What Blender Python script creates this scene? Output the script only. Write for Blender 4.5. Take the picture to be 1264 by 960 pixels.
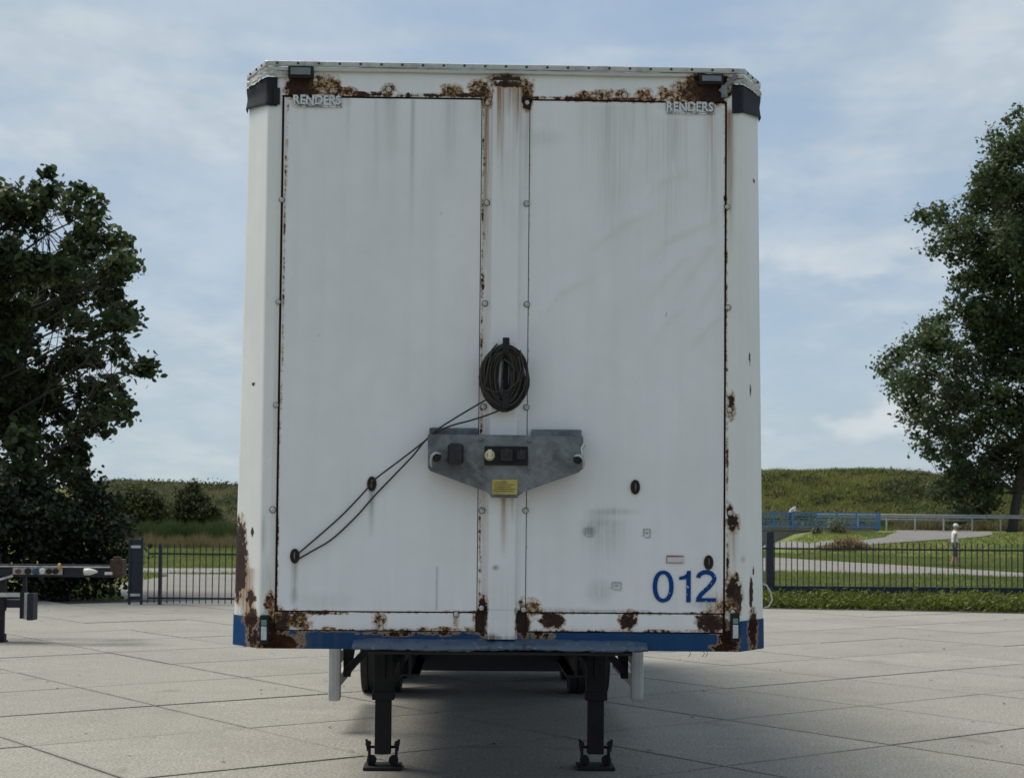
import bpy, bmesh, math, random
import numpy as np
from mathutils import Vector, Matrix
random.seed(7); RNG = np.random.default_rng(11)
for o in list(bpy.data.objects): bpy.data.objects.remove(o)
S = bpy.context.scene; COL = S.collection; rad = math.radians

# ------------------------------------------------------------------ camera
CAM = Vector((-0.13364, -7.28200, 1.70236)); YAW, PITCH, ROLL, FPX, SHY = 0.024844, 0.037975, 0.009385, 1900.0, 90.32
PW, PH = 1264.0, 960.0
_f0 = Vector((math.sin(YAW), math.cos(YAW), 0)); _r0 = Vector((math.cos(YAW), -math.sin(YAW), 0)); _u0 = Vector((0, 0, 1))
FWD = _f0*math.cos(PITCH) + _u0*math.sin(PITCH); _u1 = _u0*math.cos(PITCH) - _f0*math.sin(PITCH)
RIGHT = _r0*math.cos(ROLL) + _u1*math.sin(ROLL); UP = _u1*math.cos(ROLL) - _r0*math.sin(ROLL)
cd = bpy.data.cameras.new('camera'); cam = bpy.data.objects.new('camera', cd); COL.objects.link(cam)
cam.matrix_world = Matrix(((RIGHT.x, UP.x, -FWD.x, CAM.x), (RIGHT.y, UP.y, -FWD.y, CAM.y), (RIGHT.z, UP.z, -FWD.z, CAM.z), (0, 0, 0, 1)))
cd.sensor_fit = 'HORIZONTAL'; cd.sensor_width = 36; cd.lens = FPX/PW*36; cd.shift_y = SHY/PW
cd.clip_start = 0.1; cd.clip_end = 5000
cd.dof.use_dof = True; cd.dof.focus_distance = 7.3; cd.dof.aperture_fstop = 10.0
S.camera = cam

# ------------------------------------------------------------------ sky, sun, exposure
SUN_H = Vector((-0.82, 0.57, 0)).normalized(); SUN_EL = rad(60)
SUNV = Vector((SUN_H.x*math.cos(SUN_EL), SUN_H.y*math.cos(SUN_EL), math.sin(SUN_EL)))
world = bpy.data.worlds.new('World'); S.world = world; world.use_nodes = True
world.cycles.sampling_method = 'MANUAL'; world.cycles.sample_map_resolution = 256
sl = bpy.data.lights.new('sun', 'SUN'); sl.energy = 2.55; sl.angle = rad(30); sl.color = (1, .95, .86)
so = bpy.data.objects.new('sun', sl); COL.objects.link(so); so.rotation_euler = SUNV.to_track_quat('Z', 'Y').to_euler(); so.location = (-20, 10, 30)
S.view_settings.view_transform = 'Standard'; S.view_settings.look = 'None'; S.view_settings.gamma = 1
S.view_settings.exposure = 0.57
S.render.engine = 'CYCLES'; S.cycles.max_bounces = 5; S.cycles.diffuse_bounces = 3; S.cycles.glossy_bounces = 2; S.cycles.transmission_bounces = 2

class NT:
    def __init__(s, nt): s.nt = nt; s.n = nt.nodes; s.l = nt.links
    def node(s, t, **k):
        n = s.n.new(t)
        for a, b in k.items(): setattr(n, a, b)
        return n
    def put(s, sock, v):
        if hasattr(v, 'is_output') or isinstance(v, bpy.types.NodeSocket): s.l.new(v, sock)
        elif isinstance(v, (tuple, list)):
            v = tuple(v)
            sock.default_value = v + (1,) if len(v) == 3 and sock.type == 'RGBA' else v
        else: sock.default_value = v
    def math(s, op, a, b=0.0, c=None, clamp=False):
        n = s.node('ShaderNodeMath', operation=op); n.use_clamp = clamp
        s.put(n.inputs[0], a); s.put(n.inputs[1], b)
        if c is not None: s.put(n.inputs[2], c)
        return n.outputs[0]
    def mix(s, f, a, b, blend='MIX'):
        n = s.node('ShaderNodeMix', data_type='RGBA', blend_type=blend)
        s.put(n.inputs[0], f); s.put(n.inputs[6], a); s.put(n.inputs[7], b); return n.outputs[2]
    def noise(s, vec, scale, detail=5, rough=.55, dist=0.0):
        n = s.node('ShaderNodeTexNoise'); s.put(n.inputs['Vector'], vec)
        n.inputs['Scale'].default_value = scale; n.inputs['Detail'].default_value = detail
        n.inputs['Roughness'].default_value = rough; n.inputs['Distortion'].default_value = dist
        return n.outputs[0]
    def mapping(s, vec, scale=(1, 1, 1), loc=(0, 0, 0), rot=(0, 0, 0)):
        n = s.node('ShaderNodeMapping'); s.put(n.inputs[0], vec)
        n.inputs['Scale'].default_value = scale; n.inputs['Location'].default_value = loc; n.inputs['Rotation'].default_value = rot
        return n.outputs[0]
    def ss(s, v, lo, hi):
        n = s.node('ShaderNodeMapRange', interpolation_type='SMOOTHSTEP'); s.put(n.inputs[0], v)
        n.inputs[1].default_value = lo; n.inputs[2].default_value = hi; return n.outputs[0]
    def ramp(s, f, pts):
        n = s.node('ShaderNodeValToRGB'); e = n.color_ramp.elements
        while len(e) < len(pts): e.new(.5)
        for q, (p, c) in zip(e, pts): q.position = p; q.color = tuple(c) + (1,)
        s.put(n.inputs[0], f); return n.outputs[0]
    def bump(s, h, strength, dist=.01):
        n = s.node('ShaderNodeBump'); n.inputs['Strength'].default_value = strength; n.inputs['Distance'].default_value = dist
        s.put(n.inputs['Height'], h); return n.outputs[0]

w = NT(world.node_tree); w.n.clear()
sky = w.node('ShaderNodeTexSky', sky_type='NISHITA'); sky.sun_disc = False; sky.sun_elevation = SUN_EL
sky.sun_rotation = math.atan2(SUNV.x, SUNV.y); sky.air_density = 1.0; sky.dust_density = 1.2; sky.ozone_density = 1.0
geo = w.node('ShaderNodeTexCoord'); dirv = geo.outputs['Generated']
sep = w.node('ShaderNodeSeparateXYZ'); w.put(sep.inputs[0], dirv)
zc = w.math('MAXIMUM', sep.outputs[2], 0.0)
hz = w.math('ADD', zc, 0.16)
cmb = w.node('ShaderNodeCombineXYZ'); w.put(cmb.inputs[0], w.math('DIVIDE', sep.outputs[0], hz)); w.put(cmb.inputs[1], w.math('DIVIDE', sep.outputs[1], hz)); cmb.inputs[2].default_value = 3.7
cv = cmb.outputs[0]
n_big = w.noise(w.mapping(cv, (.9, .55, 1), rot=(0, 0, .15)), 1.1, 3, .5)
n_fine = w.noise(w.mapping(cv, (1.6, 1.0, 1), rot=(0, 0, -.2)), 3.2, 4, .6)
veil = w.ss(w.math('ADD', w.math('MULTIPLY', n_big, .72), w.math('MULTIPLY', n_fine, .28)), .36, .66)
band = w.noise(w.mapping(dirv, (1.9, 1.9, 15.0), loc=(0, 0, .35)), 1.5, 3, .55)
veil = w.math('ADD', w.math('MULTIPLY', veil, .55), w.math('MULTIPLY', w.ss(band, .42, .60), .5), clamp=True)
cloudc = w.mix(w.ss(n_fine, .3, .7), (4.25, 5.05, 5.75), (5.75, 6.3, 6.65))
skyc = w.mix(.65, sky.outputs[0], (3.45, 4.65, 6.15))
c1 = w.mix(w.math('ADD', w.math('MULTIPLY', veil, .78), .08), skyc, cloudc)
puff = w.noise(w.mapping(dirv, (7, 7, 13), loc=(2.1, .4, 1.3)), 1.0, 4, .58)
pm = w.math('MULTIPLY', w.ss(puff, .55, .66), w.math('MULTIPLY', w.ss(zc, .02, .07), w.math('SUBTRACT', 1.0, w.ss(zc, .12, .2))))
c1 = w.mix(w.math('MULTIPLY', pm, .85), c1, (6.9, 7.2, 7.3))
hzf = w.math('SUBTRACT', 1.0, w.ss(zc, 0.0, .16))
c1 = w.mix(w.math('MULTIPLY', hzf, .45), c1, (4.65, 5.55, 5.95))
bg = w.node('ShaderNodeBackground'); w.put(bg.inputs[0], c1); bg.inputs[1].default_value = 0.073
wo = w.node('ShaderNodeOutputWorld'); w.l.new(bg.outputs[0], wo.inputs[0])

# ------------------------------------------------------------------ layout helpers
def ray(u, v): return FWD + RIGHT*((u-PW/2)/FPX) - UP*((v-PH/2-SHY)/FPX)
def at(u, v, y):
    d = ray(u, v); return CAM + d*((y-CAM.y)/d.y)
def gnd(u, v, z=0.0):
    d = ray(u, v); return CAM + d*((z-CAM.z)/d.z)
def F(u, v, y=0.0):
    p = at(u, v, y); return p.x, p.z

# ------------------------------------------------------------------ materials
MATS = {}
def newmat(name):
    m = bpy.data.materials.new(name); m.use_nodes = True; t = NT(m.node_tree); t.n.clear()
    out = t.node('ShaderNodeOutputMaterial'); p = t.node('ShaderNodeBsdfPrincipled'); t.l.new(p.outputs[0], out.inputs[0])
    tc = t.node('ShaderNodeTexCoord'); MATS[name] = m
    return m, t, p, tc.outputs['Object'], out
def simple(name, col, rough=.6, metal=0.0, var=.25, scale=18, dirt=None, dirt_amt=.5, bump=.15):
    m, t, p, co, out = newmat(name)
    n = t.noise(co, scale, 6, .6); n2 = t.noise(co, scale*5, 4, .6)
    c = t.mix(n, tuple(x*(1-var) for x in col), tuple(min(1, x*(1+var)) for x in col))
    if dirt: c = t.mix(t.math('MULTIPLY', t.ss(t.noise(co, scale*.6, 8, .68), .45, .7), dirt_amt), c, dirt)
    t.put(p.inputs['Base Color'], c); t.put(p.inputs['Roughness'], t.math('ADD', rough-.08, t.math('MULTIPLY', n2, .16)))
    p.inputs['Metallic'].default_value = metal
    if bump: t.put(p.inputs['Normal'], t.bump(n2, bump, .004))
    return m

def worn_paint(name, base, rough=.42, base_rust=0.0, spot=.0):
    m, t, p, co, out = newmat(name)
    a = t.node('ShaderNodeAttribute', attribute_name='wear'); sp = t.node('ShaderNodeSeparateColor'); t.put(sp.inputs[0], a.outputs['Color'])
    R, G, B, A = sp.outputs[0], sp.outputs[1], sp.outputs[2], a.outputs['Alpha']
    n1 = t.noise(co, 42, 8, .68, .2); n0 = t.noise(co, 9, 5, .6); n3 = t.noise(co, 110, 5, .7)
    strk = t.noise(t.mapping(co, (70, 70, 1.5)), 1.0, 5, .6); strk2 = t.noise(t.mapping(co, (16, 16, .5)), 1.0, 4, .55)
    col = t.mix(n0, tuple(x*.93 for x in base), tuple(min(1, x*1.04) for x in base))
    col = t.mix(t.math('MULTIPLY', t.ss(strk2, .42, .75), .10), col, tuple(x*.66 for x in (base[0], base[1]*.98, base[2]*.9)))
    # fine speckle of grime chips
    sp1 = t.ss(t.noise(co, 95, 3, .5), .715, .76)
    col = t.mix(t.math('MULTIPLY', sp1, .45), col, (.12, .10, .085))
    scf = t.noise(t.mapping(co, (1, 1, .6)), 2.3, 5, .6); col = t.mix(t.math('MULTIPLY', t.ss(scf, .38, .7), .15 if base[0] > .1 else .6), col, tuple(x*.6 for x in (base[0]*1.02, base[1], base[2]*.93)))
    gm = t.math('MULTIPLY', B, t.math('ADD', .45, t.math('MULTIPLY', t.ss(strk, .3, .72), .55)), clamp=True)
    gm = t.math('MULTIPLY', gm, t.math('ADD', .55, t.math('MULTIPLY', n1, .8)), clamp=True)
    col = t.mix(gm, col, (.085, .083, .068))
    st = t.math('MULTIPLY', G, t.math('ADD', .3, t.math('MULTIPLY', t.ss(strk, .35, .65), .9)), clamp=True)
    col = t.mix(st, col, t.mix(n1, (.20, .085, .025), (.36, .22, .10)))
    gate = t.math('MINIMUM', t.math('MULTIPLY', R, 5.0), 1.0)
    rv = t.math('ADD', R, t.math('MULTIPLY', t.math('MULTIPLY', t.math('ADD', t.math('SUBTRACT', n1, .5), t.math('MULTIPLY', t.math('SUBTRACT', n0, .5), .9)), 2.1), gate))
    halo = t.ss(rv, .08, .50); core = t.ss(rv, .44, .66)
    col = t.mix(t.math('MULTIPLY', halo, .72), col, t.mix(n3, (.26, .115, .035), (.52, .36, .19)))
    rustc = t.ramp(t.math('ADD', t.math('MULTIPLY', n3, .45), t.math('MULTIPLY', t.noise(co, 21, 5, .65), .55)), [(.36, (.010, .006, .005)), (.47, (.022, .010, .007)), (.57, (.042, .017, .009)), (.70, (.11, .045, .017))])
    crustc = t.ramp(t.noise(co, 52, 5, .75), [(.36, (.014, .007, .006)), (.46, (.06, .024, .010)), (.53, (.24, .12, .045)), (.58, (.42, .30, .16)), (.66, (.66, .62, .53))])
    rustc = t.mix(A, rustc, crustc)
    col = t.mix(core, col, rustc)
    t.put(p.inputs['Base Color'], col)
    t.put(p.inputs['Roughness'], t.math('ADD', t.math('ADD', rough, t.math('MULTIPLY', n0, .12)), t.math('MULTIPLY', core, .4), clamp=True))
    p.inputs['Specular IOR Level'].default_value = .4 if base[0] > .1 else .12
    h = t.math('ADD', t.math('MULTIPLY', n3, .10), t.math('MULTIPLY', core, t.math('ADD', .6, n3)))
    t.put(p.inputs['Normal'], t.bump(t.math('ADD', h, t.math('MULTIPLY', t.noise(co, 300, 2, .5), .05)), .35, .004))
    return m

WHITE = worn_paint('white_paint', (.78, .775, .785)); CREAM = worn_paint('cream_paint', (.76, .76, .73)); BLUE = worn_paint('blue_paint', (.003, .050, .155), .55)
LIPMAT = worn_paint('lip_paint', (.55, .55, .52), .5)
BLACK = simple('black_steel', (.0045, .005, .006), .75, 0, .4, 14, (.022, .017, .014), .5)
DARKRUST = simple('dark_rust', (.03, .017, .012), .9, 0, .5, 40, (.09, .04, .02), .5, .4)
RUST = simple('rust_steel', (.05, .028, .02), .9, 0, .5, 30, (.13, .07, .04), .5, .5)
NAVY = simple('navy_paint', (.006, .011, .024), .55, 0, .3, 10, (.02, .022, .026), .35)
NAVYDARK = simple('navy_chassis', (.004, .006, .018), .6, 0, .4, 8, (.014, .013, .012), .5)
RUBBER = simple('rubber', (.02, .02, .021), .8, 0, .3, 25, (.07, .065, .055), .45, .3)
NAVYCAP = simple('navy_plastic', (.0025, .004, .009), .75, 0, .25, 9, (.012, .012, .012), .25, .1)
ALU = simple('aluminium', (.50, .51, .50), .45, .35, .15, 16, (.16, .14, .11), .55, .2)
GREYPAINT = simple('grey_guard', (.50, .50, .47), .5, 0, .1, 7, (.2, .17, .13), .4, .1)
CHROME = simple('chrome', (.42, .42, .41), .32, 1, .2, 40, (.10, .085, .07), .6, 0)
BRASS = simple('brass', (.62, .56, .38), .4, .5, .2, 30, (.2, .16, .1), .4)
BOLT = simple('bolt_paint', (.60, .59, .56), .5, 0, .2, 60, (.16, .08, .04), .6, .2)
RIVET = simple('rivet_dark', (.05, .048, .045), .6, .3, .3, 60)
CORD = simple('cord_sheath', (.030, .023, .019), .6, 0, .5, 60, (.07, .06, .05), .4, .2)
WHITEPL = simple('white_plastic', (.62, .61, .57), .45, 0, .15, 25, (.2, .17, .13), .4, .1)
LENS = simple('lens_glass', (.16, .17, .19), .18, 0, .2, 40, (.05, .05, .05), .4, 0)
LENSW = simple('lens_white', (.52, .54, .58), .25, 0, .15, 40, (.2, .2, .18), .4, 0)
LENSG = simple('lens_green', (.12, .22, .2), .25, 0, .2, 40, None, 0, 0)
YELLOW = simple('yellow_plate', (.46, .36, .09), .5, .2, .15, 30, (.14, .1, .05), .5, .1)
PLATEMARK = simple('plate_print', (.13, .10, .035), .6, 0, .2, 60, None, 0, 0)
REDMARK = simple('sticker_red', (.26, .10, .12), .6, 0, .3, 60, (.5, .45, .45), .4, 0)
STICKER = simple('sticker_white', (.62, .57, .57), .5, 0, .1, 40, None, 0, 0)
BODYSIDE = simple('side_paint', (.70, .70, .69), .45, 0, .06, 2, (.4, .38, .34), .16, .1)
DIGIT = worn_paint('digit_blue', (.003, .055, .22), .5)
_p = [n for n in DIGIT.node_tree.nodes if n.type == 'BSDF_PRINCIPLED'][0]; t_ = NT(DIGIT.node_tree); _src = _p.inputs['Base Color'].links[0].from_socket; _tc = t_.node('ShaderNodeTexCoord').outputs['Object']
t_.put(_p.inputs['Base Color'], t_.mix(t_.ss(t_.noise(_tc, 38, 6, .7), .605, .67), _src, (.66, .66, .66)))
LETTERW = simple('letter_white', (.68, .68, .68), .5, 0, .06, 60, (.3, .3, .29), .5, .1)
LETTERD = simple('letter_grime', (.20, .205, .205), .8, 0, .4, 50, None, 0, .1)
t_ = NT(LETTERD.node_tree); _p = [n for n in t_.n if n.type == 'BSDF_PRINCIPLED'][0]; _tc = t_.node('ShaderNodeTexCoord').outputs['Object']
t_.put(_p.inputs['Base Color'], t_.mix(t_.ss(t_.noise(_tc, 34, 5, .7), .47, .56), (.16, .165, .165), (.68, .68, .68)))
def galv():
    m, t, p, co, out = newmat('galvanised')
    v = t.node('ShaderNodeTexVoronoi'); t.put(v.inputs[0], t.mapping(co, (1, .2, 1))); v.inputs['Scale'].default_value = 42
    d = t.noise(co, 7, 6, .6, .6); d2 = t.noise(co, 26, 6, .65)
    c = t.mix(v.outputs['Color'], (.085, .09, .098), (.16, .168, .178), 'MIX')
    g = t.node('ShaderNodeRGBToBW'); t.put(g.inputs[0], v.outputs['Color'])
    c = t.mix(t.math('ADD', t.math('MULTIPLY', g.outputs[0], .4), t.math('MULTIPLY', t.noise(co, 15, 5, .65), .6)), (.075, .082, .09), (.27, .28, .29))
    c = t.mix(t.math('MULTIPLY', t.ss(d, .42, .66), .7), c, (.055, .058, .062))
    c = t.mix(t.math('MULTIPLY', t.ss(d2, .55, .75), .5), c, (.27, .28, .28))
    t.put(p.inputs['Base Color'], c); p.inputs['Metallic'].default_value = .35; t.put(p.inputs['Roughness'], t.math('ADD', .42, t.math('MULTIPLY', d2, .25)))
    return m
GALV = galv()
def ledge_mat():
    m, t, p, co, out = newmat('ledge_paint')
    n = t.noise(co, 30, 7, .7, .3); n2 = t.noise(t.mapping(co, (1, 1, 1)), 6, 5, .6)
    c = t.mix(n2, (.035, .075, .14), (.09, .12, .16))
    c = t.mix(t.ss(n, .58, .66), c, (.22, .24, .26)); c = t.mix(t.ss(t.noise(co, 22, 7, .7), .56, .68), c, (.04, .03, .025))
    t.put(p.inputs['Base Color'], c); p.inputs['Roughness'].default_value = .5; t.put(p.inputs['Normal'], t.bump(n, .3, .004)); return m
LEDGE = ledge_mat()
DA_, DB_ = 1.79, 1.825
def concrete(name, col, slab=True):
    m, t, p, co, out = newmat(name)
    oi = t.node('ShaderNodeObjectInfo'); geo = t.node('ShaderNodeNewGeometry'); P = geo.outputs['Position']
    big = t.noise(P, .55, 6, .6, .3); mid = t.noise(P, 3.5, 7, .65, .2); fine = t.noise(P, 48, 4, .8); mfine = t.noise(P, 20, 4, .7)
    c = t.mix(mid, tuple(x*.80 for x in col), tuple(x*1.14 for x in col))
    c = t.mix(t.math('MULTIPLY', t.ss(big, .4, .7), .38), c, tuple(x*.62 for x in col))
    if slab: c = t.mix(t.math('MULTIPLY', oi.outputs['Random'], .42), c, tuple(x*.70 for x in (col[0], col[1]*1.0, col[2]*1.0)))
    sp = t.mix(t.ss(fine, .34, .66), (.38, .375, .36), (1.05, 1.05, 1.05)); c = t.mix(.9, c, t.mix(1.0, c, sp, 'MULTIPLY'))
    c = t.mix(t.math('MULTIPLY', t.ss(mfine, .58, .72), .45), c, tuple(min(1, x*1.5) for x in col))
    strk = t.noise(t.mapping(P, (1.2, 9, 1), rot=(0, 0, .7)), 1.0, 6, .65)
    c = t.mix(t.math('MULTIPLY', t.ss(strk, .52, .72), .3), c, tuple(x*.5 for x in col))
    spot = t.ss(t.noise(P, 11, 3, .5), .70, .74)
    c = t.mix(t.math('MULTIPLY', spot, .7), c, (.055, .05, .043))
    if slab:
        sx = t.node('ShaderNodeSeparateXYZ'); t.put(sx.inputs[0], co); ed = t.math('MAXIMUM', t.math('DIVIDE', t.math('ABSOLUTE', sx.outputs[0]), DA_/2), t.math('DIVIDE', t.math('ABSOLUTE', sx.outputs[1]), DB_/2))
        c = t.mix(t.math('MULTIPLY', t.ss(ed, .93, 1.0), t.math('MULTIPLY', t.ss(mid, .35, .65), .6)), c, tuple(x*.4 for x in col))
    stain = t.ss(t.noise(t.mapping(P, (1, 1, 1), loc=(5, 3, 0)), 1.3, 6, .6, .5), .60, .72)
    c = t.mix(t.math('MULTIPLY', stain, .42), c, (.10, .092, .078))
    t.put(p.inputs['Base Color'], c); p.inputs['Roughness'].default_value = .88; p.inputs['Specular IOR Level'].default_value = .3
    t.put(p.inputs['Normal'], t.bump(t.math('ADD', fine, t.math('MULTIPLY', mid, .8)), .5, .006)); return m
CONC = concrete('concrete_slab', (.405, .382, .332)); CONC2 = concrete('concrete_road', (.30, .28, .25), False)
JOINT = simple('joint_soil', (.035, .032, .026), .95, 0, .4, 20, (.05, .055, .02), .5, .5)
ASPH = concrete('asphalt_path', (.27, .255, .235), False)
def grassmat(name, a, b, tan, tamt, sc=.35):
    m, t, p, co, out = newmat(name)
    g = t.node('ShaderNodeNewGeometry'); P = g.outputs['Position']
    n = t.noise(P, sc, 7, .65, .4); f = t.noise(P, sc*14, 6, .7)
    c = t.mix(n, a, b); c = t.mix(t.math('MULTIPLY', t.ss(f, .35, .7), .6), c, tuple(x*.5 for x in a))
    c = t.mix(t.math('MULTIPLY', t.ss(t.noise(t.mapping(P, loc=(9, 4, 0)), sc*.9, 6, .6, .5), .45, .68), tamt), c, tan)
    t.put(p.inputs['Base Color'], c); p.inputs['Roughness'].default_value = .95; p.inputs['Specular IOR Level'].default_value = .1
    t.put(p.inputs['Normal'], t.bump(f, .9, .12)); return m
LAWN = grassmat('lawn_grass', (.15, .185, .05), (.23, .265, .075), (.31, .28, .13), .35)
DIKEM = grassmat('dike_grass', (.095, .115, .032), (.17, .175, .055), (.22, .19, .085), .6, .16)
DRYM = grassmat('dry_grass', (.10, .075, .045), (.15, .11, .07), (.08, .075, .035), .4, .3)
def leafmat(name, c0, c1, c2, trans=.35, rough=.5):
    m = bpy.data.materials.new(name); m.use_nodes = True; t = NT(m.node_tree); t.n.clear()
    out = t.node('ShaderNodeOutputMaterial'); p = t.node('ShaderNodeBsdfPrincipled'); tr = t.node('ShaderNodeBsdfTranslucent'); mx = t.node('ShaderNodeMixShader')
    g = t.node('ShaderNodeNewGeometry'); r = g.outputs['Random Per Island']
    c = t.ramp(r, [(0, c0), (.55, c1), (1, c2)])
    c = t.mix(t.math('MULTIPLY', t.ss(t.noise(g.outputs['Position'], .9, 3, .5), .35, .65), .4), c, tuple(x*.6 for x in c0))
    if 'blade' in name: c = t.mix(t.math('MULTIPLY', t.ss(t.noise(g.outputs['Position'], .13, 4, .6), .42, .62), .55), c, (c0[0]*.62, c0[1]*.75, c0[2]*.6))
    t.put(p.inputs['Base Color'], c); p.inputs['Roughness'].default_value = rough; p.inputs['Specular IOR Level'].default_value = .3
    t.put(tr.inputs[0], c); mx.inputs[0].default_value = trans
    t.l.new(p.outputs[0], mx.inputs[1]); t.l.new(tr.outputs[0], mx.inputs[2]); t.l.new(mx.outputs[0], out.inputs[0]); return m
LEAF_D = leafmat('leaf_dark', (.038, .056, .026), (.062, .088, .036), (.12, .145, .055), .45)
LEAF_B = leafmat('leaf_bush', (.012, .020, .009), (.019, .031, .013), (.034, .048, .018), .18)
LEAF_P = leafmat('leaf_poplar', (.054, .080, .038), (.085, .118, .052), (.15, .18, .08), .45)
LEAF_F = leafmat('leaf_far', (.055, .068, .028), (.075, .09, .036), (.11, .12, .05), .25, .85)
LEAF_J = leafmat('leaf_juniper', (.09, .12, .018), (.15, .18, .028), (.24, .26, .05), .3)
BLADE_L = leafmat('blade_lawn', (.15, .19, .05), (.24, .28, .075), (.34, .32, .14), .4)
BLADE_D = leafmat('blade_dike', (.16, .18, .045), (.25, .255, .07), (.37, .32, .14), .4)
BLADE_H = leafmat('blade_hill', (.15, .15, .075), (.21, .20, .10), (.30, .26, .15), .35)  # greyer and lighter blades: distance haze put into the hill grass colour
BLADE_R = leafmat('blade_reed', (.045, .075, .020), (.07, .105, .028), (.13, .13, .045), .3)
BLADE_T = leafmat('blade_tan', (.17, .135, .07), (.24, .19, .10), (.13, .13, .05), .3)
BARK = simple('bark', (.045, .038, .03), .9, 0, .4, 12, (.02, .02, .016), .6, .6)
BARK2 = simple('bark_grey', (.085, .075, .062), .9, 0, .4, 8, (.03, .03, .025), .6, .6)
SKIN = simple('skin', (.36, .20, .13), .55, 0, .08, 10, None, 0, 0)
SHIRTW = simple('white_cloth', (.66, .66, .66), .85, 0, .06, 14, None, 0, .2)
SHORTS = simple('grey_cloth', (.085, .085, .11), .9, 0, .15, 14, None, 0, .2)
JEANS = simple('blue_cloth', (.035, .07, .17), .9, 0, .15, 14, None, 0, .2)
SHOE = simple('dark_shoe', (.02, .028, .035), .7, 0, .2, 14, None, 0, 0)
HAIR = simple('hair', (.03, .022, .017), .7, 0, .2, 30, None, 0, 0)
RAILBLUE = simple('rail_blue', (.05, .17, .38), .45, 0, .2, 6, (.12, .14, .16), .4, .1)
GALVR = simple('guard_steel', (.42, .43, .43), .45, .4, .12, 3, (.25, .25, .24), .5, .1)
HAY = simple('hay', (.22, .15, .08), .95, 0, .4, 9, (.12, .08, .04), .5, .8)
CYAN = simple('cyan_coupling', (.012, .055, .09), .5, 0, .3, 30)
REDC = simple('red_coupling', (.10, .045, .04), .5, 0, .3, 30)
ORANGE = simple('orange_lamp', (.55, .28, .06), .35, 0, .15, 30)

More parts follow.
